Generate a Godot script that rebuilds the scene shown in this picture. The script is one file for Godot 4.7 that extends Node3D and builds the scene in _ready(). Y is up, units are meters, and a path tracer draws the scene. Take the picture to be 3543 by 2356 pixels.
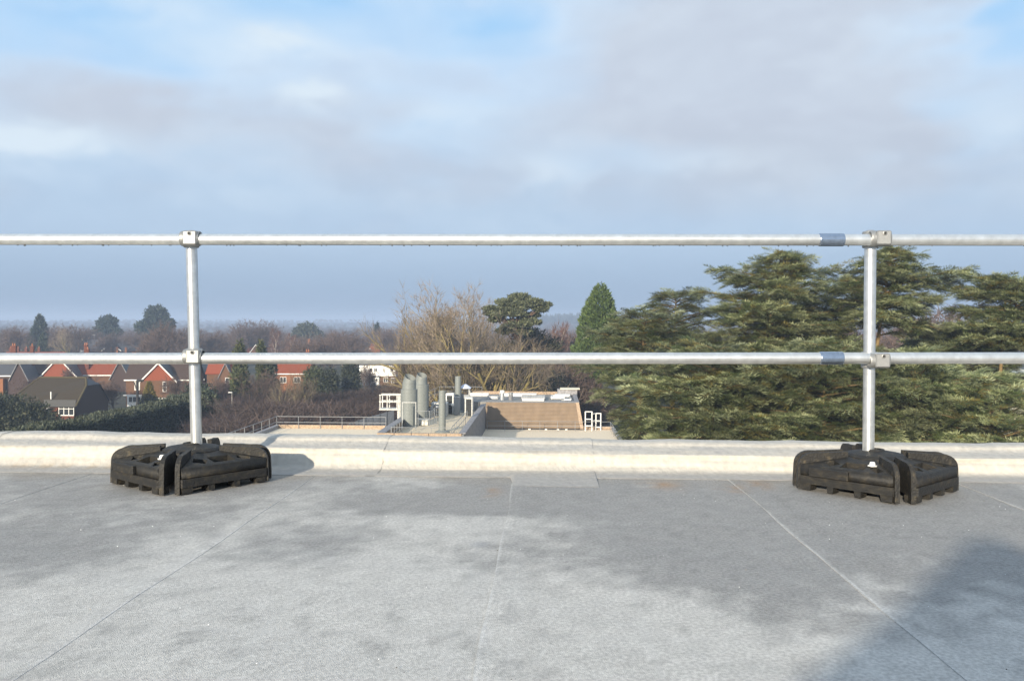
extends Node3D
# A flat roof with a free-standing galvanised guardrail; a lower wing with plant, houses, bare trees and cedars beyond.

const GROUND := -15.0
const EYE := Vector3(0, 0.7, 0)
var look := Basis.from_euler(Vector3(deg_to_rad(-1.117), deg_to_rad(2.0), deg_to_rad(0.25)))
var M := {}

# ---------------------------------------------------------------- geometry collector
class Geo:
	var v := PackedVector3Array()
	var n := PackedVector3Array()
	var c := PackedColorArray()

	func tri(a: Vector3, b: Vector3, d: Vector3, na: Vector3, nb: Vector3, nd: Vector3, ca: Color, cb: Color, cd: Color) -> void:
		if (b - a).cross(d - a).dot(na + nb + nd) > 0.0:
			v.append(a); v.append(d); v.append(b)
			n.append(na); n.append(nd); n.append(nb)
			c.append(ca); c.append(cd); c.append(cb)
		else:
			v.append(a); v.append(b); v.append(d)
			n.append(na); n.append(nb); n.append(nd)
			c.append(ca); c.append(cb); c.append(cd)

	func face(a: Vector3, b: Vector3, d: Vector3, col := Color.WHITE) -> void:
		var m := (d - a).cross(b - a).normalized()
		v.append(a); v.append(b); v.append(d)
		n.append(m); n.append(m); n.append(m)
		c.append(col); c.append(col); c.append(col)

	func quad(a: Vector3, b: Vector3, d: Vector3, e: Vector3, col := Color.WHITE) -> void:
		face(a, b, d, col)
		face(a, d, e, col)

	func poly(pts: Array, col := Color.WHITE) -> void:
		for i in range(1, pts.size() - 1):
			face(pts[0], pts[i], pts[i + 1], col)

	# a straight prism over a closed outline
	func prism(pts: Array, off: Vector3, col := Color.WHITE) -> void:
		poly(pts, col)
		var q := []
		for p in pts:
			q.append(p + off)
		poly(q, col)
		for i in pts.size():
			var j := (i + 1) % pts.size()
			quad(pts[i], pts[j], q[j], q[i], col)

	func box(x: Transform3D, s: Vector3, col := Color.WHITE) -> void:
		var h := s / 2.0
		var p := []
		for k in 8:
			p.append(x * Vector3(h.x * (1 if k & 1 else -1), h.y * (1 if k & 2 else -1), h.z * (1 if k & 4 else -1)))
		for f in [[0, 1, 3, 2], [4, 6, 7, 5], [0, 4, 5, 1], [2, 3, 7, 6], [0, 2, 6, 4], [1, 5, 7, 3]]:
			quad(p[f[0]], p[f[1]], p[f[2]], p[f[3]], col)

	func abox(lo: Vector3, hi: Vector3, col := Color.WHITE) -> void:
		box(Transform3D(Basis(), (lo + hi) / 2.0), (hi - lo).abs(), col)

	# a box with chamfered edges
	func cbox(x: Transform3D, s: Vector3, b: float, col := Color.WHITE) -> void:
		var h := s / 2.0
		var ax := [Vector3.RIGHT, Vector3.UP, Vector3.BACK]
		for a in 3:
			var u: int = (a + 1) % 3
			var w: int = (a + 2) % 3
			for sg in [-1.0, 1.0]:
				var m: Vector3 = ax[a] * h[a] * sg
				var du: Vector3 = ax[u] * (h[u] - b)
				var dw: Vector3 = ax[w] * (h[w] - b)
				quad(x * (m - du - dw), x * (m + du - dw), x * (m + du + dw), x * (m - du + dw), col)
				for sh in [-1.0, 1.0]:
					var p1: Vector3 = ax[a] * h[a] * sg + ax[u] * (h[u] - b) * sh
					var p2: Vector3 = ax[a] * (h[a] - b) * sg + ax[u] * h[u] * sh
					quad(x * (p1 - dw), x * (p1 + dw), x * (p2 + dw), x * (p2 - dw), col)
		for k in 8:
			var g := Vector3(1 if k & 1 else -1, 1 if k & 2 else -1, 1 if k & 4 else -1)
			var q := (h - Vector3(b, b, b)) * g
			face(x * (q + Vector3(b * g.x, 0, 0)), x * (q + Vector3(0, b * g.y, 0)), x * (q + Vector3(0, 0, b * g.z)), col)

	func tube(pts: Array, r: Array, sides: int, col := Color.WHITE, cap := true, col2 = null) -> void:
		var rings := []
		var norms := []
		var last: int = pts.size() - 1
		var ref := Vector3.UP
		var t0: Vector3 = (pts[last] - pts[0]).normalized()
		if absf(t0.y) > 0.8:
			ref = Vector3.RIGHT
		for i in pts.size():
			var t: Vector3 = (pts[mini(i + 1, last)] - pts[maxi(i - 1, 0)]).normalized()
			var s := t.cross(ref).normalized()
			var u := s.cross(t)
			var ring := []
			var nn := []
			for k in sides:
				var a := TAU * k / sides
				var d := s * cos(a) + u * sin(a)
				nn.append(d)
				ring.append(pts[i] + d * r[i])
			rings.append(ring)
			norms.append(nn)
		for i in last:
			var ca: Color = col if col2 == null else col.lerp(col2, float(i) / last)
			var cb: Color = col if col2 == null else col.lerp(col2, float(i + 1) / last)
			for k in sides:
				var j := (k + 1) % sides
				tri(rings[i][k], rings[i][j], rings[i + 1][j], norms[i][k], norms[i][j], norms[i + 1][j], ca, ca, cb)
				tri(rings[i][k], rings[i + 1][j], rings[i + 1][k], norms[i][k], norms[i + 1][j], norms[i + 1][k], ca, cb, cb)
		if cap:
			poly(rings[0], col)
			poly(rings[last], col)

	func rod(a: Vector3, b: Vector3, rad: float, sides := 8, col := Color.WHITE) -> void:
		tube([a, b], [rad, rad], sides, col)

	# profile of (radius, height) turned about the y axis of x
	func lathe(prof: Array, sides: int, x := Transform3D(), col := Color.WHITE) -> void:
		for i in prof.size() - 1:
			var p: Vector2 = prof[i]
			var q: Vector2 = prof[i + 1]
			var e := q - p
			var m := Vector2(e.y, -e.x).normalized()
			for k in sides:
				var a := TAU * k / sides
				var b := TAU * (k + 1) / sides
				var da := Vector3(cos(a), 0, sin(a))
				var db := Vector3(cos(b), 0, sin(b))
				var up := Vector3.UP
				var na := x.basis * (da * m.x + up * m.y)
				var nb := x.basis * (db * m.x + up * m.y)
				var A := x * (da * p.x + up * p.y)
				var B := x * (db * p.x + up * p.y)
				var C := x * (db * q.x + up * q.y)
				var D := x * (da * q.x + up * q.y)
				if p.x > 0.0:
					tri(A, B, C, na, nb, nb, col, col, col)
				if q.x > 0.0:
					tri(A, C, D, na, nb, na, col, col, col)

	# a grid of points [row][column] with smooth normals
	func sheet(g: Array, cols: Array) -> void:
		var R: int = g.size()
		var N: int = g[0].size()
		var nn := []
		for i in R:
			var row := PackedVector3Array()
			for j in N:
				var du: Vector3 = g[i][mini(j + 1, N - 1)] - g[i][maxi(j - 1, 0)]
				var dw: Vector3 = g[mini(i + 1, R - 1)][j] - g[maxi(i - 1, 0)][j]
				row.append(dw.cross(du).normalized())
			nn.append(row)
		for i in R - 1:
			for j in N - 1:
				tri(g[i][j], g[i][j + 1], g[i + 1][j + 1], nn[i][j], nn[i][j + 1], nn[i + 1][j + 1], cols[i][j], cols[i][j + 1], cols[i + 1][j + 1])
				tri(g[i][j], g[i + 1][j + 1], g[i + 1][j], nn[i][j], nn[i + 1][j + 1], nn[i + 1][j], cols[i][j], cols[i + 1][j + 1], cols[i + 1][j])

	func mesh() -> ArrayMesh:
		var a := []
		a.resize(Mesh.ARRAY_MAX)
		a[Mesh.ARRAY_VERTEX] = v
		a[Mesh.ARRAY_NORMAL] = n
		a[Mesh.ARRAY_COLOR] = c
		var m := ArrayMesh.new()
		if v.size():
			m.add_surface_from_arrays(Mesh.PRIMITIVE_TRIANGLES, a)
		return m

	func add(g: Geo, x: Transform3D) -> void:
		for i in g.v.size():
			v.append(x * g.v[i])
			n.append(x.basis * g.n[i])
		c.append_array(g.c)

# ---------------------------------------------------------------- where things stand
func ray(px: float, py: float) -> Vector3:      # direction through a point of the 2358 x 1568 photograph
	return look * Vector3((px - 1179.0) / 2000.0, (784.0 - py) / 2000.0, -1)

func at(px: float, py: float, dep: float) -> Vector3:
	return EYE + ray(px, py) * dep

func atz(px: float, py: float, z: float) -> Vector3:
	var r := ray(px, py)
	return EYE + r * (z / r.z)

func foot(px: float, dep: float, y := GROUND) -> Vector3:
	var p := at(px, 745, dep)
	p.y = y
	return p

# ---------------------------------------------------------------- objects
func tag(o: Node, label: String, category: String, group := "") -> Node:
	o.set_meta("label", label)
	o.set_meta("category", category)
	if group:
		o.set_meta("group", group)
	return o

func thing(called: String, label: String, category: String, where := Vector3.ZERO, turn := 0.0, group := "") -> Node3D:
	var o := Node3D.new()
	o.name = called
	add_child(o, true)
	o.position = where
	o.rotation.y = turn
	tag(o, label, category, group)
	return o

func part(parent: Node, called: String, g: Geo, m: Material, kind := "") -> MeshInstance3D:
	var o := MeshInstance3D.new()
	o.name = called
	o.mesh = g.mesh()
	o.material_override = m
	if kind:
		o.set_meta("kind", kind)
	parent.add_child(o, true)
	return o

func structure(called: String, g: Geo, m: Material) -> MeshInstance3D:
	return part(self, called, g, m, "structure")

func copy(o: Node3D, where: Vector3, turn: float, label: String, group := "") -> Node3D:
	var r: Node3D = o.duplicate()
	r.name = o.name
	add_child(r, true)
	r.position = where
	r.rotation.y = turn
	r.set_meta("label", label)
	if group:
		r.set_meta("group", group)
	return r

func scatter(parent: Node, called: String, mesh: Mesh, m: Material, places: Array, tints: Array, kind := "stuff") -> MultiMeshInstance3D:
	var mm := MultiMesh.new()
	mm.transform_format = MultiMesh.TRANSFORM_3D
	mm.use_colors = true
	mm.mesh = mesh
	mm.instance_count = places.size()
	for i in places.size():
		mm.set_instance_transform(i, places[i])
		mm.set_instance_color(i, tints[i])
	var o := MultiMeshInstance3D.new()
	o.name = called
	o.multimesh = mm
	o.material_override = m
	if kind:
		o.set_meta("kind", kind)
	parent.add_child(o, true)
	return o

# ---------------------------------------------------------------- materials
func noise(sd: int, freq: float, oct := 4, kind := FastNoiseLite.TYPE_SIMPLEX_SMOOTH) -> FastNoiseLite:
	var f := FastNoiseLite.new()
	f.seed = sd
	f.noise_type = kind
	f.frequency = freq
	f.fractal_octaves = oct
	return f

func mottle(sd: int, freq: float, lo: float, hi: float, oct := 5, size := 512) -> NoiseTexture2D:
	var t := NoiseTexture2D.new()
	t.width = size
	t.height = size
	t.seamless = true
	t.noise = noise(sd, freq, oct)
	var g := Gradient.new()
	g.set_color(0, Color(lo, lo, lo))
	g.set_color(1, Color(hi, hi, hi))
	t.color_ramp = g
	return t

func bumps(sd: int, freq: float, strength := 4.0, oct := 4, size := 512) -> NoiseTexture2D:
	var t := NoiseTexture2D.new()
	t.width = size
	t.height = size
	t.seamless = true
	t.as_normal_map = true
	t.bump_strength = strength
	t.noise = noise(sd, freq, oct)
	return t

# lin is the real-world base colour (linear)
func mk(lin: Color, rough: float, metal := 0.0, o := {}) -> StandardMaterial3D:
	var m := StandardMaterial3D.new()
	m.albedo_color = lin.linear_to_srgb()
	m.roughness = rough
	m.metallic = metal
	m.vertex_color_use_as_albedo = o.get("vc", false)
	if o.has("tex") or o.has("nrm"):
		m.uv1_triplanar = true
		m.uv1_world_triplanar = o.get("world", false)
		var s: float = o.get("scale", 1.0)
		m.uv1_scale = Vector3(s, s, s)
		if o.has("stretch"):
			m.uv1_scale = o.stretch
	if o.has("tex"):
		m.albedo_texture = o.tex
	if o.has("rtex"):
		m.roughness_texture = o.rtex
	if o.has("nrm"):
		m.normal_enabled = true
		m.normal_texture = o.nrm
		m.normal_scale = o.get("ns", 1.0)
	if o.has("back"):
		m.backlight_enabled = true
		m.backlight = o.back
	return m

func lc(r: float, g: float, b: float) -> Color:
	return Color(r, g, b)

func make_materials() -> void:
	var fine := bumps(3, 0.06, 5.0, 5)
	var soft := mottle(5, 0.012, 0.72, 1.0)
	var spots := mottle(6, 0.05, 0.62, 1.0, 4)
	M.felt = mk(lc(1, 1, 1), 0.72, 0, {"vc": true, "tex": mottle(11, 0.03, 0.78, 1.0, 7, 1024), "nrm": bumps(12, 0.12, 7.0, 4, 1024), "ns": 0.7, "scale": 2.3, "world": true})
	M.membrane = mk(lc(1, 1, 1), 0.62, 0, {"vc": true, "tex": mottle(13, 0.03, 0.86, 1.0), "nrm": bumps(14, 0.05, 3.0), "ns": 0.5, "scale": 1.4, "world": true})
	M.zinc = mk(lc(0.80, 0.81, 0.80), 0.33, 0.80, {"tex": mottle(15, 0.02, 0.84, 1.0, 5), "nrm": bumps(16, 0.02, 1.5), "ns": 0.15, "scale": 2.0})
	M.cast = mk(lc(0.42, 0.425, 0.42), 0.48, 0.6, {"tex": mottle(17, 0.05, 0.75, 1.0, 4), "nrm": fine, "ns": 0.4, "scale": 8.0})
	M.bright_zinc = mk(lc(0.40, 0.48, 0.60), 0.25, 0.9, {"tex": mottle(18, 0.02, 0.85, 1.0, 3), "scale": 4.0})
	var dust := mottle(34, 0.014, 0.0, 1.0, 6)
	var ramp := Gradient.new()
	ramp.offsets = PackedFloat32Array([0.0, 0.50, 0.72, 0.88, 1.0])
	ramp.colors = PackedColorArray([lc(0.009, 0.009, 0.009).linear_to_srgb(), lc(0.013, 0.0125, 0.012).linear_to_srgb(), lc(0.026, 0.023, 0.018).linear_to_srgb(), lc(0.062, 0.050, 0.031).linear_to_srgb(), lc(0.115, 0.090, 0.055).linear_to_srgb()])
	dust.color_ramp = ramp
	M.rubber = mk(lc(1, 1, 1), 0.66, 0, {"vc": true, "tex": dust, "nrm": fine, "ns": 0.7, "scale": 3.0, "world": true})
	M.rubber_plain = mk(lc(1, 1, 1), 0.66, 0, {"tex": dust, "nrm": fine, "ns": 0.7, "scale": 3.0, "world": true})
	M.dark = mk(lc(0.015, 0.015, 0.015), 0.7)
	M.white = mk(lc(0.78, 0.77, 0.74), 0.5)
	M.white_steel = mk(lc(0.74, 0.74, 0.70), 0.45, 0, {"tex": soft, "scale": 0.8})
	M.grey_steel = mk(lc(0.27, 0.28, 0.29), 0.5, 0.3)
	M.duct = mk(lc(0.235, 0.255, 0.245), 0.6, 0, {"tex": mottle(19, 0.02, 0.82, 1.0), "scale": 0.5})
	M.silver = mk(lc(0.70, 0.72, 0.74), 0.35, 0.6, {"tex": soft, "scale": 0.5})
	M.tan_coping = mk(lc(0.52, 0.38, 0.26), 0.75, 0, {"tex": soft, "scale": 0.6})
	M.slat = mk(lc(0.36, 0.265, 0.18), 0.6, 0, {"tex": mottle(33, 0.01, 0.85, 1.0), "scale": 0.2})
	M.roof_tan = mk(lc(0.88, 0.74, 0.55), 0.85, 0, {"tex": mottle(20, 0.03, 0.86, 1.0), "scale": 0.25})
	M.ballast = mk(lc(0.90, 0.76, 0.55), 0.9, 0, {"tex": mottle(21, 0.09, 0.7, 1.0), "scale": 0.4})
	M.grey_clad = mk(lc(0.25, 0.25, 0.26), 0.6, 0, {"tex": soft, "scale": 0.3})
	M.coping_grey = mk(lc(0.34, 0.33, 0.34), 0.6, 0, {"tex": soft, "scale": 0.4})
	M.seam_roof = mk(lc(0.13, 0.125, 0.12), 0.6, 0, {"tex": soft, "scale": 0.3})
	M.concrete = mk(lc(0.36, 0.34, 0.31), 0.85, 0, {"tex": soft, "scale": 0.3})
	M.brick_red = mk(lc(0.38, 0.092, 0.036), 0.9, 0, {"tex": mottle(23, 0.07, 0.6, 1.0), "scale": 0.3})
	M.tile_red = mk(lc(0.36, 0.08, 0.026), 0.9, 0, {"tex": mottle(24, 0.06, 0.5, 1.0), "scale": 0.35})
	M.brick_brown = mk(lc(0.20, 0.10, 0.05), 0.9, 0, {"tex": mottle(25, 0.07, 0.6, 1.0), "scale": 0.3})
	M.brick_dark = mk(lc(0.085, 0.05, 0.04), 0.9, 0, {"tex": mottle(26, 0.07, 0.6, 1.0), "scale": 0.3})
	M.brick_orange = mk(lc(0.42, 0.17, 0.07), 0.9, 0, {"tex": mottle(27, 0.07, 0.6, 1.0), "scale": 0.3})
	M.slate = mk(lc(0.085, 0.09, 0.105), 0.55, 0, {"tex": mottle(28, 0.05, 0.6, 1.0), "scale": 0.3})
	M.tile_brown = mk(lc(0.10, 0.06, 0.045), 0.85, 0, {"tex": mottle(29, 0.05, 0.5, 1.0), "scale": 0.3})
	M.tile_moss = mk(lc(0.078, 0.058, 0.034), 0.95, 0, {"tex": mottle(30, 0.05, 0.45, 1.0), "scale": 0.4})
	M.brick_wall = mk(lc(0.20, 0.065, 0.035), 0.9, 0, {"tex": M.brick_red.albedo_texture, "scale": 0.3})
	M.moss = mk(lc(0.125, 0.10, 0.045), 0.95, 0, {"tex": spots, "scale": 0.6})
	M.pot = mk(lc(0.34, 0.13, 0.06), 0.85)
	M.glass = mk(lc(0.03, 0.035, 0.04), 0.12)
	M.curtain = mk(lc(0.45, 0.44, 0.40), 0.8)
	M.ground = mk(lc(0.075, 0.07, 0.04), 0.95, 0, {"vc": true, "tex": mottle(31, 0.03, 0.5, 1.0), "scale": 0.05, "world": true})
	M.leaf = mk(lc(1, 1, 1), 0.7, 0, {"vc": true, "back": Color(0.25, 0.25, 0.2)})
	M.needle = mk(lc(1, 1, 1), 0.6, 0, {"vc": true})
	M.bark = mk(lc(1, 1, 1), 0.9, 0, {"vc": true})
	M.water = mk(lc(0.06, 0.065, 0.07), 0.12)
	M.cream = mk(lc(0.62, 0.58, 0.45), 0.6)

# ---------------------------------------------------------------- light and air
func make_light() -> void:
	var cam := Camera3D.new()
	cam.name = "camera"
	cam.position = EYE
	cam.basis = look
	cam.fov = rad_to_deg(2.0 * atan(784.0 / 2000.0))
	cam.near = 0.05
	cam.far = 6000.0
	add_child(cam)
	cam.current = true
	var e := Environment.new()
	e.background_mode = Environment.BG_SKY
	e.sky = Sky.new()
	var pm := PanoramaSkyMaterial.new()
	pm.panorama = sky_picture()
	e.sky.sky_material = pm
	e.background_energy_multiplier = 1.0
	e.tonemap_mode = Environment.TONE_MAPPER_LINEAR
	e.tonemap_exposure = 1.5
	e.sdfgi_enabled = true
	e.ssao_enabled = true
	e.ssil_enabled = true
	e.fog_enabled = true
	e.fog_mode = Environment.FOG_MODE_EXPONENTIAL
	e.fog_density = 0.0006
	e.fog_light_color = Color(0.80, 0.88, 1.0)
	var we := WorldEnvironment.new()
	we.name = "air"
	we.environment = e
	add_child(we)
	var sun := DirectionalLight3D.new()
	sun.name = "sun"
	sun.light_energy = 1.55
	sun.light_color = Color(1.0, 0.945, 0.85)
	sun.light_angular_distance = 1.0
	sun.shadow_enabled = true
	add_child(sun)
	sun.look_at_from_position(Vector3.ZERO, Vector3(0.34, -0.285, -1.0))

# High thin cloud with blue openings, the same noise all the way round.
func sky_picture() -> ImageTexture:
	var W := 1536
	var Hh := 768
	var data := PackedFloat32Array()
	data.resize(W * Hh * 3)
	var n1 := noise(41, 1.0, 5)
	var n2 := noise(42, 1.0, 5)
	var n3 := noise(43, 1.0, 4)
	# openings and banks of cloud: azimuth, height, half width, half height (degrees), how much bluer (+) or cloudier (-)
	var marks := [[-28.5, 16.5, 10.0, 4.2, 1.3], [-18.0, 20.5, 7.0, 2.5, 0.7], [-30.0, 9.8, 4.5, 1.5, 0.5], [-26.0, 12.2, 9.0, 1.9, -1.2], [-13.0, 12.5, 5.0, 2.5, -0.5],
		[12.0, 16.5, 11.0, 6.0, -1.5], [17.0, 11.0, 6.0, 3.0, -0.9], [9.0, 10.2, 9.0, 1.1, 0.55], [27.5, 19.0, 2.2, 3.5, 1.1], [-2.0, 19.5, 4.5, 2.0, 0.7], [-1.0, 15.0, 5.0, 2.5, 0.4], [26.0, 10.0, 3.0, 4.5, 0.3], [-6.0, 9.0, 8.0, 2.0, -0.3]]
	var wisps := [[-15.7, 14.4, 1.9, 0.7, 1.4], [-15.5, 17.4, 2.5, 0.8, 1.0], [-30.5, 10.4, 4.0, 0.9, 1.4], [0.5, 10.0, 2.5, 0.9, 0.6], [-24.0, 19.2, 5.0, 1.6, 0.5], [-20.5, 16.5, 3.0, 1.2, 0.4], [-6.0, 13.7, 4.0, 0.8, 0.4], [10.5, 10.4, 4.0, 0.6, 0.4], [27.0, 11.5, 2.0, 1.6, 0.4]]
	var horizon := Vector3(0.198, 0.270, 0.370)
	var mid := Vector3(0.318, 0.418, 0.540)
	var high := Vector3(0.392, 0.505, 0.640)
	var blue := Vector3(0.195, 0.405, 0.650)
	var grey := Vector3(0.388, 0.428, 0.500)
	var white := Vector3(0.50, 0.575, 0.640)
	for y in Hh:
		var el := 90.0 - (y + 0.5) / Hh * 180.0
		for x in W:
			var c := horizon
			if el > -0.6:
				var az := wrapf((x + 0.5) / W * 360.0, -180.0, 180.0)     # the panorama begins straight ahead
				var ca := cos(deg_to_rad(az))
				var sa := sin(deg_to_rad(az))
				var e1 := deg_to_rad(el)
				var a := n1.get_noise_3d(ca * 1.7, e1 * 6.0, sa * 1.7)
				var b := n2.get_noise_3d(ca * 4.5, e1 * 12.0, sa * 4.5)
				var f := n3.get_noise_3d(ca * 11.0 + b * 2.0, e1 * 30.0 + a * 2.0, sa * 11.0)
				var open := a * 0.9 + b * 0.55
				var wisp := 0.0
				if az > -48.0 and az < 44.0 and el < 34.0:
					for m in marks:
						var dx: float = (az - m[0] + b * 5.0) / m[2]
						var dy: float = (el - m[1] + a * 2.0 + f * 0.5) / m[3]
						open += m[4] * exp(-dx * dx - dy * dy)
					for m in wisps:
						var dx: float = (az - m[0] + b * 3.0) / m[2]
						var dy: float = (el - m[1] + f * 0.8) / m[3]
						wisp += m[4] * exp(-dx * dx - dy * dy)
				c = horizon.lerp(mid, smoothstep(-0.5, 6.5, el)).lerp(high, smoothstep(6.0, 17.0, el))
				var low := smoothstep(2.5, 9.0, el)
				c = c.lerp(grey, clampf(0.20 - open * 0.90, 0.0, 0.88) * smoothstep(3.0, 13.0, el))
				c = c.lerp(grey * 0.88, clampf(-open * 0.55, 0.0, 0.45) * low * (1.0 - smoothstep(9.0, 15.0, el)))
				c = c.lerp(blue, clampf(open * 0.85 - 0.12, 0.0, 0.95) * smoothstep(8.0, 17.0, el))
				c = c.lerp(white, clampf(0.10 + wisp * 0.8 + f * 0.14 * low + b * 0.25, 0.0, 0.9) * low)
				c *= 1.0 + f * 0.02
			var at_ := (y * W + x) * 3
			data[at_] = c.x
			data[at_ + 1] = c.y
			data[at_ + 2] = c.z
	return ImageTexture.create_from_image(Image.create_from_data(W, Hh, false, Image.FORMAT_RGBF, data.to_byte_array()))

# ---------------------------------------------------------------- the roof we stand on
func make_roof() -> void:
	var roof := Node3D.new()
	roof.name = "flat_roof"
	roof.set_meta("kind", "structure")
	add_child(roof)
	var big := noise(51, 0.55, 4)
	var mid := noise(52, 1.7, 5)
	var sml := noise(53, 7.0, 4)
	var und := noise(54, 0.8, 3)
	var seams := [-9.2, -8.2, -7.2, -6.15, -5.1, -4.1, -3.08, -2.125, -1.085, -0.075, 0.895, 1.89, 2.90, 3.9, 4.9, 5.9, 6.9, 7.9, 9.0]
	var zs := PackedFloat32Array()
	var z := 7.0
	while z > -4.06:
		zs.append(z)
		z -= 0.5 if z > -0.6 else 0.02
	zs.append(-4.062)
	for k in seams.size() - 1:
		var x0: float = seams[k]
		var x1: float = seams[k + 1]
		var near := x1 > -3.2 and x0 < 3.2
		var xs := PackedFloat32Array()
		var step := 0.025 if near else 0.25
		# which sheet lies on top at each seam: the right one, except at two laps on the left
		var lap0 := -1.0 if k == 8 or k == 7 else 1.0
		var lap1 := -1.0 if k + 1 == 8 or k + 1 == 7 else 1.0
		if lap0 > 0.0:
			for d in [-0.055, -0.049, -0.043, -0.02, -0.004, 0.006]:
				xs.append(x0 + d)
		var x := x0 + 0.03 if lap0 > 0.0 else x0
		while x < x1 - 0.04:
			xs.append(x)
			x += step
		for d in [-0.03, -0.007, 0.002, 0.02, 0.045, 0.050, 0.055]:
			xs.append(x1 + d)
		var g := []
		var cols := []
		for zz in zs:
			var row := PackedVector3Array()
			var cr := PackedColorArray()
			var wob := 0.004 * sin(zz * 2.3 + k) + 0.003 * sin(zz * 7.1 + k * 2)
			for i in xs.size():
				var xx := xs[i]
				var rise := und.get_noise_2d(xx, zz) * 0.006 * smoothstep(-3.7, -3.2, zz)
				if lap1 < 0.0:
					rise += smoothstep(-0.02, 0.003, xx - x1) * 0.0005
					if i >= xs.size() - 3:
						xx += wob
				else:
					rise -= smoothstep(-0.08, -0.055, xx - x1) * 0.0012
				if lap0 > 0.0:
					rise += smoothstep(0.012, -0.005, xx - x0) * 0.0016
					if i < 3:
						xx += wob
				else:
					rise -= smoothstep(0.08, 0.06, xx - x0) * 0.0006
				row.append(Vector3(xx, rise, zz))
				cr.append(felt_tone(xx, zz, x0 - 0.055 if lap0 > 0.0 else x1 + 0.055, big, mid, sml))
			g.append(row)
			cols.append(cr)
		var geo := Geo.new()
		geo.sheet(g, cols)
		# the cut edge of the lap
		for i in g.size() - 1:
			for q in [[0, lap0 > 0.0], [xs.size() - 1, lap1 < 0.0]]:
				if q[1]:
					var a: Vector3 = g[i][q[0]]
					var b: Vector3 = g[i + 1][q[0]]
					geo.quad(a, b, b + Vector3(0, -0.003, 0), a + Vector3(0, -0.003, 0), lc(0.60, 0.60, 0.59))
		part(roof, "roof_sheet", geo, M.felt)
	# chips and frost crumbs lying about
	var rng := RandomNumberGenerator.new()
	rng.seed = 55
	var chip := Geo.new()
	chip.lathe([Vector2(0.5, 0), Vector2(0.42, 0.5), Vector2(0, 0.75)], 5)
	var places := []
	var tints := []
	for i in 240:
		var p := Vector3(rng.randf_range(-2.6, 2.6), 0.003, -rng.randf_range(1.3, 3.7))
		var s := rng.randf_range(0.0009, 0.0026)
		places.append(Transform3D(Basis(Vector3.UP, rng.randf() * TAU).scaled(Vector3(s * rng.randf_range(0.8, 1.8), s, s)), p))
		var t := rng.randf()
		tints.append(lc(0.85, 0.87, 0.9) if t < 0.62 else (lc(0.07, 0.06, 0.05) if t < 0.9 else lc(0.3, 0.2, 0.06)))
	scatter(roof, "frost_crumbs", chip.mesh(), M.bark, places, tints)
	# the building under the roof
	var wall := Geo.new()
	wall.abox(Vector3(-9.2, GROUND, -4.36), Vector3(9.0, -0.03, 7.0))
	part(roof, "outer_wall", wall, M.concrete)

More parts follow.
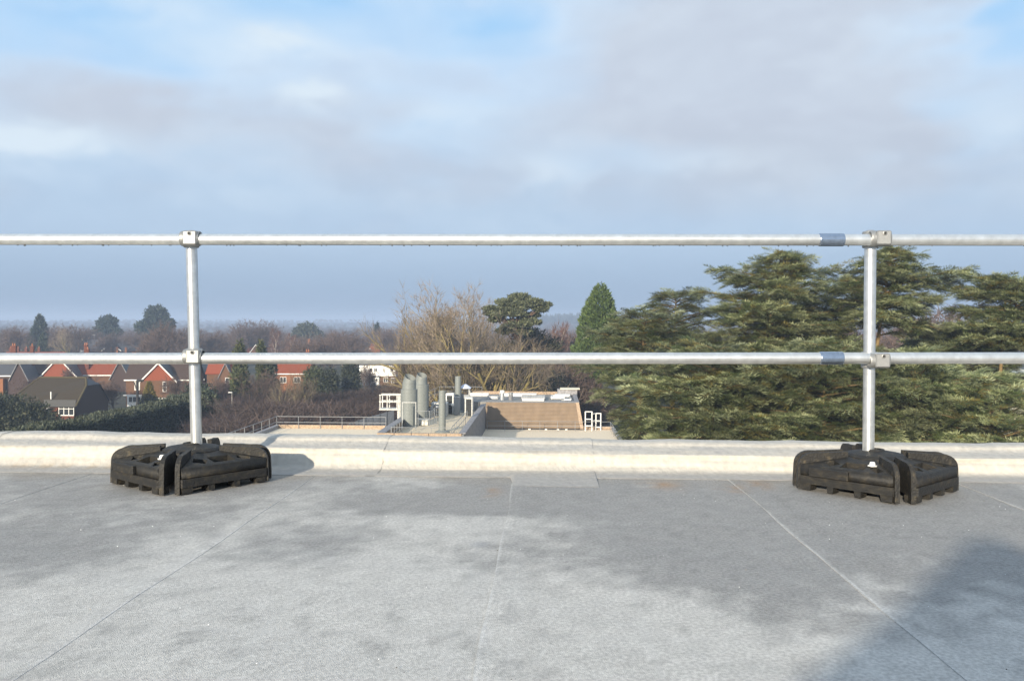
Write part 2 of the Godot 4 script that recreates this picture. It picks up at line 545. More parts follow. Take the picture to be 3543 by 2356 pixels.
func felt_tone(x: float, z: float, x1: float, big: FastNoiseLite, mid: FastNoiseLite, sml: FastNoiseLite) -> Color:
	var a := big.get_noise_2d(x * 1.3, z)
	var b := mid.get_noise_2d(x * 1.1, z * 0.9)
	var s := sml.get_noise_2d(x * 1.2, z * 0.9)
	# rime lies on the near and left part; the sheet is bare and damp to the right and along the upstand; one term paints shade
	var frost := 0.60 + a * 0.55 + b * 0.45 + s * 0.14 + mid.get_noise_2d(x * 7.0 + 5.0, z * 6.0) * 0.22
	frost += 0.45 * smoothstep(-2.9, -2.1, z) - 0.30 * smoothstep(-2.7, -3.3, z)
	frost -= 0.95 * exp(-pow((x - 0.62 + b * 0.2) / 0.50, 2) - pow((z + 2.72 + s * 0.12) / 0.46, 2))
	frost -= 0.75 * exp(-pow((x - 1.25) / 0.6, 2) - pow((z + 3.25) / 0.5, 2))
	frost -= 0.8 * exp(-pow((x + 1.62) / 0.30, 2) - pow((z + 2.62) / 0.32, 2))
	frost -= 0.5 * exp(-pow((x - 0.1 + s * 0.1) / 0.5, 2) - pow((z + 3.45) / 0.3, 2))
	frost += 0.45 * exp(-pow((x + 0.25) / 0.7, 2) - pow((z + 3.02) / 0.16, 2))
	frost -= 0.45 * exp(-pow((x - 1.45) / 0.7, 2) - pow((z + 2.3) / 0.7, 2))  # less rime here: puts the lower-right shadow into the colour
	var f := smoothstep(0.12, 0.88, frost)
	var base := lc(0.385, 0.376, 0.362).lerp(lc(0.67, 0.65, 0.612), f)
	# dark scuffs, warm silt by the upstand and along laps
	var scuff := smoothstep(0.26, 0.52, sml.get_noise_2d(x * 1.3 + 31.0, z * 0.9) + 0.4 * mid.get_noise_2d(x + 9.0, z * 0.8))
	base = base.lerp(lc(0.27, 0.265, 0.255), scuff * 0.32)
	var silt := smoothstep(-3.72, -4.0, z + b * 0.12) * (0.45 + 0.5 * mid.get_noise_2d(x * 1.7 + 3.0, z))
	base = base.lerp(lc(0.40, 0.33, 0.24), clampf(silt, 0.0, 0.8))
	var rust := 0.0
	for p in [[0.54, -3.78, 0.07], [0.83, -3.74, 0.05], [0.97, -3.82, 0.04], [-0.2, -3.62, 0.03]]:
		rust += exp(-pow((x - p[0] + s * 0.05) / p[2], 2) - pow((z - p[1] + b * 0.06) / 0.10, 2))
	base = base.lerp(lc(0.45, 0.24, 0.08), clampf(rust * (0.4 + 0.6 * s), 0.0, 0.6))
	# lit lap edge painted as a pale thread, and a band a little darker beside it
	var d := x - x1
	base = base.lerp(lc(0.74, 0.73, 0.71), (0.5 + 0.4 * smoothstep(-0.15, 0.25, mid.get_noise_2d(x * 0.2 + 40.0, z * 1.6))) * exp(-pow(d / 0.006, 2)))
	base = base.lerp(base * 0.92, 0.7 * exp(-pow((d - 0.11) / 0.03, 2)))
	base = base.lerp(lc(0.28, 0.29, 0.33), 0.6 * exp(-pow((x + 0.196) / 0.022, 2) - pow((z + 2.73) / 0.03, 2)))
	return base * (1.0 + s * 0.10 + 0.15 * mid.get_noise_2d(x * 14.0, z * 12.0))

func make_parapet() -> void:
	var wall := thing("parapet_upstand", "low roof-edge upstand wrapped in wavy pale roofing membrane", "parapet")
	var fold := noise(61, 1.0, 3)
	var fold2 := noise(62, 1.0, 4)
	var grime := noise(63, 3.0, 4)
	# profile: distance beyond the eye and height
	var prof := [[3.928, -0.005], [3.93, 0.0032], [4.01, 0.004], [4.06, 0.006], [4.082, 0.012], [4.098, 0.022], [4.110, 0.036], [4.119, 0.052], [4.127, 0.068], [4.134, 0.082], [4.143, 0.093], [4.160, 0.100], [4.19, 0.106], [4.222, 0.112], [4.247, 0.119], [4.259, 0.127], [4.270, 0.135], [4.30, 0.139], [4.37, 0.140], [4.40, 0.136], [4.415, 0.120], [4.42, 0.06], [4.42, -0.3]]
	var cuts := [-9.1, -6.4, -4.75, -3.72, -2.72, -1.74, -0.76, 0.247, 1.26, 2.27, 3.3, 4.4, 6.2, 9.1]
	for k in cuts.size() - 1:
		var x0: float = cuts[k] - 0.05
		var x1: float = cuts[k + 1]
		var step := 0.022 if x1 > -3.3 and x0 < 3.3 else 0.2
		var n := int(ceil((x1 - x0) / step))
		var g := []
		var cols := []
		for q in prof.size():
			var row := PackedVector3Array()
			var cr := PackedColorArray()
			for i in n + 1:
				var x := lerpf(x0, x1, float(i) / n)
				var d: float = prof[q][0]
				var y: float = prof[q][1]
				if q < 2 and k == 6 and x > -0.14:
					d = 3.718 + 0.002 * q
					y = -0.005 + 0.007 * q
				var t := float(q) / prof.size()
				var w := fold.get_noise_3d(x * 0.7, t * 15.0, k * 0.08) * 0.024 + fold2.get_noise_3d(x * 2.2, t * 26.0, k * 0.2) * 0.007
				if q < 4:
					w *= 0.0
				if q > 14:
					w *= 0.35
					y += fold.get_noise_2d(x * 0.9, 7.0) * 0.010 + fold2.get_noise_2d(x * 2.5, 9.0) * 0.004
				var over := (0.004 if k == 6 else 0.0016) * smoothstep(x1 - 0.06, x1 - 0.03, x) - 0.002 * (1.0 - smoothstep(x0, x0 + 0.06, x))
				if q > 3 and q < 14:
					d += -w - over
					y += w * 0.3
				elif q > 1:
					y += maxf(over, -0.002)
				y -= (0.013 + 0.0045 * clampf(x, -4.0, 4.0)) * smoothstep(6.0, 12.0, q) * (1.0 if q < 21 else 0.0)
				row.append(Vector3(x, y, -d))
				var gr := grime.get_noise_2d(x * 1.2, t * 9.0)
				var col := lc(0.55, 0.52, 0.465) * (1.0 + gr * 0.10)
				col = col.lerp(lc(0.44, 0.425, 0.40), smoothstep(0.40, 0.5, t) * (1.0 - smoothstep(0.60, 0.66, t)) * (0.5 + gr))  # upper slope greyed in the colour, as the face turned from the sun
				col = col.lerp(lc(0.44, 0.34, 0.22), clampf((0.16 - t) * 6.0, 0.0, 1.0) * clampf(0.42 + gr * 1.1, 0.0, 0.9))
				if x < -1.4:
					col = col.lerp(lc(0.42, 0.28, 0.13), exp(-pow((t - 0.12) / 0.05, 2)) * clampf(0.3 + grime.get_noise_2d(x * 4.0, 5.0) * 1.6, 0.0, 0.8))
				if q < 4:
					col = col.lerp(lc(0.39, 0.375, 0.355), [0.95, 0.95, 0.85, 0.5][q])
				cr.append(col)
			g.append(row)
			cols.append(cr)
		var geo := Geo.new()
		geo.sheet(g, cols)
		part(wall, "membrane_length", geo, M.membrane)
	# blocking under the membrane
	var core := Geo.new()
	core.abox(Vector3(-9.0, -0.02, -4.40), Vector3(9.0, 0.085, -4.235))
	part(wall, "upstand_core", core, M.concrete)

# ---------------------------------------------------------------- guardrail
func post_fitting(rail: Node3D, p: Vector3, top: bool) -> void:
	# a ring round the post, a sleeve round the rail in front of it and the screw boss
	var f := Geo.new()
	var zr := 0.050
	f.lathe([Vector2(0.0245, -0.034), Vector2(0.0315, -0.034), Vector2(0.0335, -0.029), Vector2(0.0335, 0.029), Vector2(0.0315, 0.034), Vector2(0.0245, 0.034)], 28, Transform3D(Basis(), p))
	var turn := Basis(Vector3.BACK, PI / 2)
	f.lathe([Vector2(0.0245, -0.060), Vector2(0.0305, -0.060), Vector2(0.0325, -0.055), Vector2(0.0325, 0.018), Vector2(0.0305, 0.022), Vector2(0.0245, 0.022)], 28, Transform3D(turn, p + Vector3(0, 0, zr)))
	f.cbox(Transform3D(Basis(), p + Vector3(0.026, 0.001, zr + 0.017)), Vector3(0.060, 0.060, 0.040), 0.005)
	f.cbox(Transform3D(Basis(), p + Vector3(0.0, 0.0, zr * 0.5)), Vector3(0.05, 0.052, 0.05), 0.006)
	var o := part(rail, "clamp_fitting", f, M.cast)
	var s := Geo.new()
	s.lathe([Vector2(0.0, 0.0), Vector2(0.0045, 0.0), Vector2(0.0055, -0.002)], 10, Transform3D(Basis(Vector3.RIGHT, PI / 2), p + Vector3(0.027, 0.019, zr + 0.0385)))
	part(o, "grub_screw", s, M.dark)
	var b := Geo.new()
	b.lathe([Vector2(0.0085, 0.0), Vector2(0.0085, 0.003), Vector2(0.006, 0.004), Vector2(0.0055, 0.0)], 14, Transform3D(Basis(Vector3.RIGHT, PI / 2), p + Vector3(0.027, 0.019, zr + 0.0372)))
	part(o, "screw_boss", b, M.cast)
	if top:
		var cap := Geo.new()
		cap.lathe([Vector2(0.0265, 0.022), Vector2(0.0285, 0.026), Vector2(0.0275, 0.031), Vector2(0.021, 0.037), Vector2(0.011, 0.0405), Vector2(0.0, 0.0415)], 28, Transform3D(Basis(), p))
		part(rail, "post_cap", cap, M.grey_steel)

func make_guardrail() -> void:
	var rail := thing("guardrail", "galvanised steel tube guardrail with two rails on black weights", "guardrail")
	var zp := -3.75
	var zr := -3.70
	var r := 0.02415
	for lv in [[551.0, 552.5, 0, 1886.0, 1944.0], [825.5, 824.5, 1, 1891.0, 1945.0]]:
		var a := atz(0, lv[0], zr)
		var b := atz(2358, lv[1], zr)
		var slope: float = (b.y - a.y) / (b.x - a.x)
		var level := func(x: float) -> Vector3: return Vector3(x, a.y + slope * (x - a.x), zr)
		var s0 := atz(lv[3], 552, zr).x
		var s1 := atz(lv[4], 552, zr).x
		var j := (s0 + s1) / 2.0
		var g := Geo.new()
		g.tube([level.call(-4.62), level.call(j - 0.003)], [r, r], 36)
		part(rail, "rail", g, M.zinc)
		var g2 := Geo.new()
		g2.tube([level.call(j + 0.003), level.call(4.75)], [r, r], 36)
		part(rail, "rail", g2, M.zinc)
		var sl := Geo.new()
		sl.lathe([Vector2(0.0243, -(s1 - s0) / 2.0), Vector2(0.0262, -(s1 - s0) / 2.0 + 0.001), Vector2(0.0274, -(s1 - s0) / 2.0 + 0.004), Vector2(0.0274, (s1 - s0) / 2.0 - 0.004), Vector2(0.0262, (s1 - s0) / 2.0 - 0.001), Vector2(0.0243, (s1 - s0) / 2.0)], 36, Transform3D(Basis(Vector3.BACK, PI / 2 + atan(slope)), level.call(j)))
		part(rail, "joint_sleeve", sl, M.bright_zinc)
		if lv[2] == 0:
			var drops := Geo.new()
			var rng := RandomNumberGenerator.new()
			rng.seed = 71
			for i in 70:
				var x := rng.randf_range(-2.3, 2.4)
				var s := rng.randf_range(0.0018, 0.0036)
				drops.lathe([Vector2(0.0, -1.5), Vector2(0.7, -1.2), Vector2(1.0, -0.5), Vector2(0.7, 0.3), Vector2(0.3, 0.8)], 8, Transform3D(Basis().scaled(Vector3(s, s, s)), level.call(x) + Vector3(0, -r - s * 0.1, 0.002)))
			part(rail, "water_drops", drops, M.water, "stuff")
	var posts := [[439.5, 452.5], [2005.5, 2000.5]]
	var tops := []
	for q in posts:
		tops.append([atz(q[0], 552, zp), atz(q[1], 1060, zp)])
	tops.append([Vector3(-4.25, tops[0][0].y, zp), Vector3(-4.24, 0.1, zp)])
	tops.append([Vector3(4.42, tops[1][0].y, zp), Vector3(4.42, 0.1, zp)])
	for t in tops:
		var up: Vector3 = t[0]
		var dn: Vector3 = t[1]
		var dir := (up - dn).normalized()
		var g := Geo.new()
		g.tube([dn - dir * 0.1, up + dir * 0.026], [r, r], 36)
		part(rail, "post", g, M.zinc)
		post_fitting(rail, up, true)
		var my := atz(1179, 825, zr).y
		post_fitting(rail, dn + dir * ((my - dn.y) / dir.y), false)

# ---------------------------------------------------------------- counterweights
func cheek(inner: float, outer: float, h: float) -> Array:
	var p := [Vector2(inner, 0.012), Vector2(inner, h + 0.006)]
	var rr := 0.062
	p.append(Vector2(outer - rr - 0.03, h))
	for i in 7:
		var a := PI / 2 * (1.0 - i / 6.0)
		p.append(Vector2(outer - rr + cos(a) * rr, h - rr * 0.9 + sin(a) * rr * 0.9))
	p.append(Vector2(outer + 0.003, 0.03))
	p.append(Vector2(outer + 0.003, 0.0))
	p.append(Vector2(outer - 0.05, 0.0))
	p.append(Vector2(outer - 0.06, 0.028))
	p.append(Vector2(inner + 0.03, 0.028))
	return p

func make_weight(label: String, where: Vector3, turn: float, sd: int, bolts: Array) -> Node3D:
	var o := thing("base_weight", label, "base weight", where, turn, "black base weights under the guardrail posts")
	var R := 0.331
	var g0 := 0.041
	var rng := RandomNumberGenerator.new()
	rng.seed = sd
	var dirt := noise(sd, 14.0, 4)
	for q in 4:
		var b := Basis(Vector3.UP, q * PI / 2)
		# upper half of a lobe: a wedge that falls from the hub to its outer wall, with pockets cut into it
		var top := func(s: float) -> float: return lerpf(0.150, 0.102, clampf((s - 0.08) / (R + g0 - 0.08), 0.0, 1.0))
		var comb := CSGCombiner3D.new()
		comb.name = "lobe"
		o.add_child(comb, true)
		comb.transform = Transform3D(b, Vector3.ZERO)
		var body := Geo.new()
		var pl := [Vector2(g0, g0), Vector2(R - 0.008, g0), Vector2(R - 0.006, g0 + 0.006), Vector2(g0 + 0.006, R - 0.006), Vector2(g0, R - 0.008)]
		var lo := []
		var hi := []
		for p in pl:
			lo.append(Vector3(p.x, 0.0625, p.y))
			hi.append(Vector3(p.x, top.call(p.x + p.y), p.y))
		body.poly(hi); body.poly([lo[4], lo[3], lo[2], lo[1], lo[0]])
		for i in 5:
			body.quad(lo[i], lo[(i + 1) % 5], hi[(i + 1) % 5], hi[i])
		var cm := CSGMesh3D.new()
		cm.name = "wedge"
		cm.mesh = solid(body)
		cm.material = M.rubber_plain
		comb.add_child(cm)
		for pk in [[0.155, 0.135, 0.10, 0.062], [0.085, 0.205, 0.055, 0.045], [0.235, 0.075, 0.055, 0.032]] + ([[0.235, 0.085, 0.085, 0.075]] if q == 2 else []):
			var c := CSGBox3D.new()
			c.name = "pocket"
			c.operation = CSGShape3D.OPERATION_SUBTRACTION
			c.size = Vector3(pk[2], 0.09, pk[3])
			c.position = Vector3(pk[0], 0.135, pk[1])
			c.rotation.y = PI / 4 if pk[2] > 0.07 else 0.15
			if pk[2] == 0.085:
				c.position = Vector3(0.235, 0.132, 0.115)
			c.material = M.rubber_plain
			comb.add_child(c)
		# lower half, a little proud, standing on feet
		var lw := Geo.new()
		var e := 0.004
		var ring := []
		for p in [Vector2(g0, g0), Vector2(R - 0.008 + e, g0), Vector2(R - 0.006 + e, g0 + 0.006 + e), Vector2(g0 + 0.006 + e, R - 0.006 + e), Vector2(g0, R - 0.008 + e)]:
			ring.append(b * Vector3(p.x, 0.026, p.y))
		lw.prism(ring, Vector3(0, 0.0335, 0))
		part(o, "lower_lobe", tinted(lw, dirt, 0.5), M.rubber)
		# feet under the outer wall
		for t in [0.06, 0.36, 0.66, 0.94]:
			var ft := Geo.new()
			var p0 := Vector2(R - 0.006, g0 + 0.006).lerp(Vector2(g0 + 0.006, R - 0.006), t)
			var wd := 0.045 if t < 0.1 or t > 0.9 else (0.085 if q == 2 and t < 0.5 else 0.026)
			ft.prism([Vector3(-wd / 2, 0.0, 0.0), Vector3(wd / 2, 0.0, 0.0), Vector3(wd / 2 * 1.05, 0.0262, 0.0), Vector3(-wd / 2 * 1.15, 0.0262, 0.0)], Vector3(0, 0, -0.05))
			var fx := Transform3D(b * Basis(Vector3.UP, PI / 4), b * Vector3(p0.x, 0, p0.y))
			var fm := Geo.new()
			fm.add(ft, fx)
			part(o, "foot", tinted(fm, dirt, 1.0), M.rubber)
		# the two cheeks along this slot
		for sg in [-1.0, 1.0]:
			var ck := Geo.new()
			var side := []
			for p in cheek(0.165 if q % 2 == 1 else 0.125, R, 0.152):
				side.append(p)
			var tri_i := Geometry2D.triangulate_polygon(PackedVector2Array(side))
			var z0: float = sg * 0.0215
			var z1: float = sg * 0.0405
			for i in range(0, tri_i.size(), 3):
				for zz in [z0, z1]:
					var s0: Vector2 = side[tri_i[i]]
					var s1: Vector2 = side[tri_i[i + 1]]
					var s2: Vector2 = side[tri_i[i + 2]]
					ck.face(b * Vector3(s0.x, s0.y, zz), b * Vector3(s1.x, s1.y, zz), b * Vector3(s2.x, s2.y, zz))
			for i in side.size():
				var s0: Vector2 = side[i]
				var s1: Vector2 = side[(i + 1) % side.size()]
				ck.quad(b * Vector3(s0.x, s0.y, z0), b * Vector3(s1.x, s1.y, z0), b * Vector3(s1.x, s1.y, z1), b * Vector3(s0.x, s0.y, z1))
			part(o, "cheek", tinted(ck, dirt, 0.8), M.rubber)
	# hub that holds the post
	var hub := Geo.new()
	hub.lathe([Vector2(0.125, 0.06), Vector2(0.125, 0.138), Vector2(0.11, 0.148), Vector2(0.06, 0.157), Vector2(0.042, 0.160), Vector2(0.038, 0.166), Vector2(0.027, 0.167), Vector2(0.026, 0.15)], 32)
	hub.lathe([Vector2(0.0, 0.012), Vector2(0.115, 0.012), Vector2(0.115, 0.06)], 24)
	part(o, "hub", tinted(hub, dirt, 0.3), M.rubber)
	# proud panel on the wall left of the front slot
	var pan := Geo.new()
	pan.cbox(Transform3D(Basis(Vector3.UP, -PI / 4 + PI), Vector3(-0.238, 0.080, 0.147) ), Vector3(0.17, 0.038, 0.018), 0.003)
	part(o, "wall_panel", tinted(pan, dirt, 0.4), M.rubber)
	for bp in bolts:
		var bt := Geo.new()
		bt.lathe([Vector2(0.0, bp[3] + 0.014), Vector2(0.010, bp[3] + 0.013), Vector2(0.0125, bp[3] + 0.006), Vector2(0.0125, bp[3]), Vector2(0.020, bp[3] - 0.001), Vector2(0.020, bp[3] - 0.004)], 6, Transform3D(Basis(), Vector3(bp[0], 0, bp[2])))
		part(o, "bolt", bt, M.white)
	return o

func tinted(g: Geo, f: FastNoiseLite, amount: float) -> Geo:      # more dust towards the feet
	for i in g.v.size():
		var p := g.v[i]
		var d := clampf(0.5 + f.get_noise_3dv(p), 0.0, 1.0) * amount * (0.5 + 0.5 * smoothstep(0.06, 0.0, p.y))
		g.c[i] = lc(0.85, 0.85, 0.85).lerp(lc(1.5, 1.4, 1.25), d)
	return g

func solid(g: Geo) -> ArrayMesh:      # indexed and closed, as the boolean wants it
	var st := SurfaceTool.new()
	st.begin(Mesh.PRIMITIVE_TRIANGLES)
	for i in g.v.size():
		st.add_vertex(g.v[i])
	st.index()
	st.generate_normals()
	return st.commit()

# an unseen block added behind the camera, outlined to throw the lower-right shadow
func make_shadow_caster() -> void:
	var o := thing("added_shadow_caster", "unseen grey block behind the viewer, added to cast the lower right shadow", "shadow caster")
	var g := Geo.new()
	var side := [Vector3(-0.60, 0, 0), Vector3(-0.60, 0.60, 0), Vector3(-0.12, 0.88, 0), Vector3(0.12, 1.03, 0), Vector3(0.42, 1.25, 0), Vector3(0.52, 1.25, 0), Vector3(0.55, 1.06, 0), Vector3(1.7, 1.04, 0), Vector3(1.7, 0, 0)]
	var tri_i := Geometry2D.triangulate_polygon(PackedVector2Array(side.map(func(p): return Vector2(p.x, p.y))))
	var off := Vector3(-0.51, 0.0, 1.5)
	for i in range(0, tri_i.size(), 3):
		for z in [0.0, 0.35]:
			g.face(side[tri_i[i]] + off + Vector3(0, 0, z), side[tri_i[i + 1]] + off + Vector3(0, 0, z), side[tri_i[i + 2]] + off + Vector3(0, 0, z))
	for i in side.size():
		var a: Vector3 = side[i] + off
		var b: Vector3 = side[(i + 1) % side.size()] + off
		g.quad(a, b, b + Vector3(0, 0, 0.35), a + Vector3(0, 0, 0.35))
	part(o, "caster_body", g, M.grey_clad)

# ---------------------------------------------------------------- the lower wing of the building
func railing(called: String, label: String, path: Array, h: float, gap: float, m: Material, category := "railing", rad := 0.026) -> Node3D:
	var o := thing(called, label, category)
	for i in path.size() - 1:
		var a: Vector3 = path[i]
		var b: Vector3 = path[i + 1]
		var n := maxi(1, int(round(a.distance_to(b) / gap)))
		for lv in [h, h * 0.52]:
			var g := Geo.new()
			g.rod(a + Vector3(0, lv, 0), b + Vector3(0, lv, 0), rad, 6)
			part(o, "rail", g, m)
		for k in n + 1:
			if k == 0 and i > 0:
				continue
			var g := Geo.new()
			var p := a.lerp(b, float(k) / n)
			g.rod(p, p + Vector3(0, h, 0), rad, 6)
			part(o, "post", g, m)
	return o

func make_wing() -> void:
	var w := thing("lower_wing", "lower flat-roofed wing with tan copings and a louvred brown screen", "building")
	var KX0 := -13.75
	var KX1 := -6.65
	# masses down to the ground
	var body := Geo.new()
	body.abox(Vector3(-24.3, GROUND, -79.2), Vector3(KX0, -9.1, -30.0))
	body.abox(Vector3(KX0, GROUND, -99.0), Vector3(KX1, -9.35, -71.8))
	body.abox(Vector3(KX1, GROUND, -100.2), Vector3(8.2, -11.55, -60.0))
	body.abox(Vector3(-9.0, GROUND, -112.0), Vector3(4.2, -8.5, -100.7))
	part(w, "wall", body, M.concrete)
	var deck := Geo.new()
	deck.abox(Vector3(-24.2, -9.098, -79.0), Vector3(KX0 - 0.02, -9.03, -30.0))
	part(w, "left_roof_deck", deck, M.roof_tan)
	deck = Geo.new()
	deck.abox(Vector3(KX1 + 0.02, -11.54, -100.0), Vector3(8.0, -11.48, -60.0))
	part(w, "right_roof_deck", deck, M.roof_tan)
	deck = Geo.new()
	deck.abox(Vector3(-9.0, -8.49, -111.8), Vector3(4.1, -8.42, -100.75))
	part(w, "upper_roof_deck", deck, mk(lc(0.36, 0.36, 0.35), 0.85, 0, {"tex": M.ballast.albedo_texture, "scale": 0.3}))
	# loose ballast on the middle roof
	var bed := Geo.new()
	var lump := noise(81, 0.9, 4)
	var g := []
	var cols := []
	for i in 110:
		var row := PackedVector3Array()
		var cr := PackedColorArray()
		for j in 32:
			var x := lerpf(KX0 + 0.4, KX1 - 0.4, j / 31.0)
			var z := lerpf(-72.3, -98.6, i / 109.0)
			row.append(Vector3(x, -9.30 + lump.get_noise_2d(x, z) * 0.06 + lump.get_noise_2d(x * 4.0, z * 4.0) * 0.05, z))
			cr.append(Color.WHITE)
		g.append(row)
		cols.append(cr)
	bed.sheet(g, cols)
	part(w, "ballast_bed", bed, M.ballast, "stuff")
	# copings: tan lengths along the near edge, grey along the sides
	var xs := [-13.75, -12.3, -10.85, -9.4, -7.95, -6.65]
	for k in 5:
		var c := Geo.new()
		c.cbox(Transform3D(Basis(), Vector3((xs[k] + xs[k + 1]) / 2.0, -8.62, -71.9)), Vector3(xs[k + 1] - xs[k] - 0.035, 0.30, 0.42), 0.02)
		part(w, "coping_length", c, M.tan_coping)
	for side in [[KX0 + 0.25, 0], [KX1 - 0.02, 1]]:
		var z := -72.12
		for k in 7:
			var c := Geo.new()
			var z1 := z - 3.82
			c.cbox(Transform3D(Basis(Vector3.BACK, 0.12 if side[1] else -0.12), Vector3(side[0], -8.52, (z + z1) / 2.0)), Vector3(0.62, 0.10, absf(z1 - z) - 0.03), 0.02)
			part(w, "side_coping", c, M.coping_grey)
			z = z1
	# inner faces and the clad outer face of the middle block
	var up := Geo.new()
	up.abox(Vector3(KX0 + 0.02, -9.35, -99.0), Vector3(KX0 + 0.32, -8.58, -72.1))
	up.abox(Vector3(KX0, -9.4, -72.1), Vector3(KX1, -8.78, -71.85))
	part(w, "upstand", up, M.tan_coping)
	var z := -71.85
	for k in 6:
		var p := Geo.new()
		p.cbox(Transform3D(Basis(), Vector3(KX1 + 0.10, -10.05, z - 2.29)), Vector3(0.14, 3.0, 4.55), 0.02)
		part(w, "cladding_panel", p, M.grey_clad)
		z -= 4.62
	# low kerbs of the two side roofs
	var kb := Geo.new()
	kb.abox(Vector3(-24.3, -9.1, -79.3), Vector3(-14.4, -8.72, -79.0))
	part(w, "back_kerb", kb, M.tan_coping)
	kb = Geo.new()
	kb.abox(Vector3(-24.6, -9.1, -79.3), Vector3(-24.25, -8.74, -30.0))
	part(w, "left_kerb", kb, M.coping_grey)
	kb = Geo.new()
	kb.abox(Vector3(4.9, -11.55, -100.3), Vector3(8.25, -11.12, -100.0))
	part(w, "back_kerb", kb, M.tan_coping)
	kb = Geo.new()
	kb.abox(Vector3(8.0, -11.55, -99.98), Vector3(8.3, -11.14, -60.0))
	part(w, "right_kerb", kb, M.coping_grey)
	# the louvred screen: leaning slats between a dark foot and a pale corner strip
	var n := 19
	for k in n:
		var t := (k + 0.5) / n
		var s := Geo.new()
		var y := lerpf(-11.36, -8.46, t)
		var zz := lerpf(-99.72, -100.62, t)
		var x1 := lerpf(4.52, 3.98, t)
		s.prism([Vector3(-6.45, y - 0.066, zz + 0.09), Vector3(-6.45, y - 0.066, zz - 0.02), Vector3(-6.45, y + 0.060, zz - 0.07), Vector3(-6.45, y + 0.052, zz - 0.035)], Vector3(x1 + 6.45, 0, 0))
		part(w, "screen_slat", s, M.slat)
	var back := Geo.new()
	back.prism([Vector3(-6.5, -11.5, -99.95), Vector3(4.5, -11.5, -99.95), Vector3(3.95, -8.45, -100.74), Vector3(-6.5, -8.45, -100.74)], Vector3(0, 0, -0.1))
	part(w, "screen_backing", back, mk(lc(0.22, 0.15, 0.095), 0.8))
	var strip := Geo.new()
	strip.prism([Vector3(4.40, -11.40, -99.62), Vector3(4.82, -11.40, -99.62), Vector3(4.28, -8.40, -100.56), Vector3(3.92, -8.40, -100.56)], Vector3(0, 0, -0.14))
	part(w, "corner_strip", strip, M.tan_coping)
	var foot_ := Geo.new()
	foot_.abox(Vector3(-6.4, -11.48, -99.9), Vector3(4.9, -11.38, -99.66))
	part(w, "screen_foot", foot_, M.dark)
	for x in [-1.55, 0.35, 1.72, 2.68]:
		var b := Geo.new()
		b.abox(Vector3(x, -11.475, -99.62), Vector3(x + 0.26, -11.37, -99.4))
		part(w, "foot_block", b, M.white)
	# rim of the upper roof
	var rim := Geo.new()
	rim.abox(Vector3(-9.0, -8.45, -112.2), Vector3(4.3, -8.05, -111.85))
	part(w, "upper_rim", rim, M.tan_coping)
	rim = Geo.new()
	rim.prism([Vector3(3.80, -8.37, -100.6), Vector3(4.32, -8.37, -100.6), Vector3(4.32, -8.07, -111.8), Vector3(3.80, -8.07, -111.8)], Vector3(0, -0.12, 0))
	part(w, "side_coping", rim, M.coping_grey)
	rim = Geo.new()
	rim.abox(Vector3(-6.6, -8.44, -100.78), Vector3(3.9, -8.38, -100.52))
	part(w, "front_flashing", rim, M.coping_grey)

	railing("left_roof_railing", "thin grey railing along the left lower roof beside the thicket", [Vector3(-24.4, -9.03, -40), Vector3(-24.4, -9.03, -78.9), Vector3(-14.3, -9.03, -78.9)], 1.1, 2.2, M.grey_steel)
	railing("right_roof_railing", "thin grey railing in front of the brown louvred screen", [Vector3(-6.2, -11.48, -98.2), Vector3(7.75, -11.48, -98.2), Vector3(7.75, -11.48, -62)], 1.12, 2.1, M.grey_steel)
	railing("ballast_front_railing", "pale railing along the near edge of the gravelled roof", [Vector3(-12.72, -9.25, -72.6), Vector3(-7.62, -9.25, -72.6)], 1.16, 1.62, M.grey_steel)
	railing("ballast_left_railing", "short railing beside the foot of the thick front flue", [Vector3(-12.72, -9.25, -72.9), Vector3(-12.66, -9.25, -78.0)], 1.16, 1.2, M.grey_steel)
	railing("ballast_right_railing", "railing receding along the right side of the gravelled roof", [Vector3(-7.62, -9.25, -72.9), Vector3(-7.5, -9.25, -86.8)], 1.16, 2.0, M.grey_steel)
	railing("back_gallery_railing", "railing high at the back of the plant roof under the bare trees", [Vector3(-13.2, -8.2, -93.0), Vector3(-11.8, -7.7, -99.5), Vector3(-6.9, -7.7, -99.5)], 1.1, 1.6, M.grey_steel)
	railing("middle_gallery_railing", "grey railing between the thick flues and the slim front flue", [Vector3(-13.0, -9.25, -83.0), Vector3(-10.8, -9.25, -83.0), Vector3(-10.2, -9.25, -89.0)], 1.5, 1.0, M.grey_steel)
	railing("step_railing", "sloping stair railing among pipes behind the slim front flue", [Vector3(-11.6, -9.25, -86.0), Vector3(-10.2, -8.0, -91.0)], 1.1, 1.2, M.grey_steel)

	# flues
	flue("thick_flue", "thick grey flue with a slanted open mouth, nearest of the wide pair", Vector3(-12.85, -9.3, -83.4), 0.81, 3.62, 0.66, 1.35, 0.30)
	flue("thick_flue", "thick grey flue half hidden behind the nearest wide flue", Vector3(-12.75, -9.3, -91.0), 0.80, 3.55, 0.63, 1.15, 0.26)
	slim("slim_flue", "slim straight grey flue on a wide base, right of the front railing", Vector3(-9.15, -9.3, -79.2), 0.325, 3.82)
	slim("slim_flue", "slim grey flue at the back, topped close to the bare trees", Vector3(-9.45, -9.3, -97.2), 0.345, 4.05)

	# white access platform left of the flues
	var pf := thing("access_platform", "white steel access platform with rails left of the thick flues", "platform")
	var P := [Vector3(-17.1, -8.35, -92.4), Vector3(-14.3, -8.35, -92.4), Vector3(-14.3, -8.35, -91.0), Vector3(-17.1, -8.35, -91.0)]
	var fl := Geo.new()
	fl.abox(Vector3(-17.2, -8.5, -92.5), Vector3(-14.2, -8.35, -90.9))
	part(pf, "platform_floor", fl, M.white_steel)
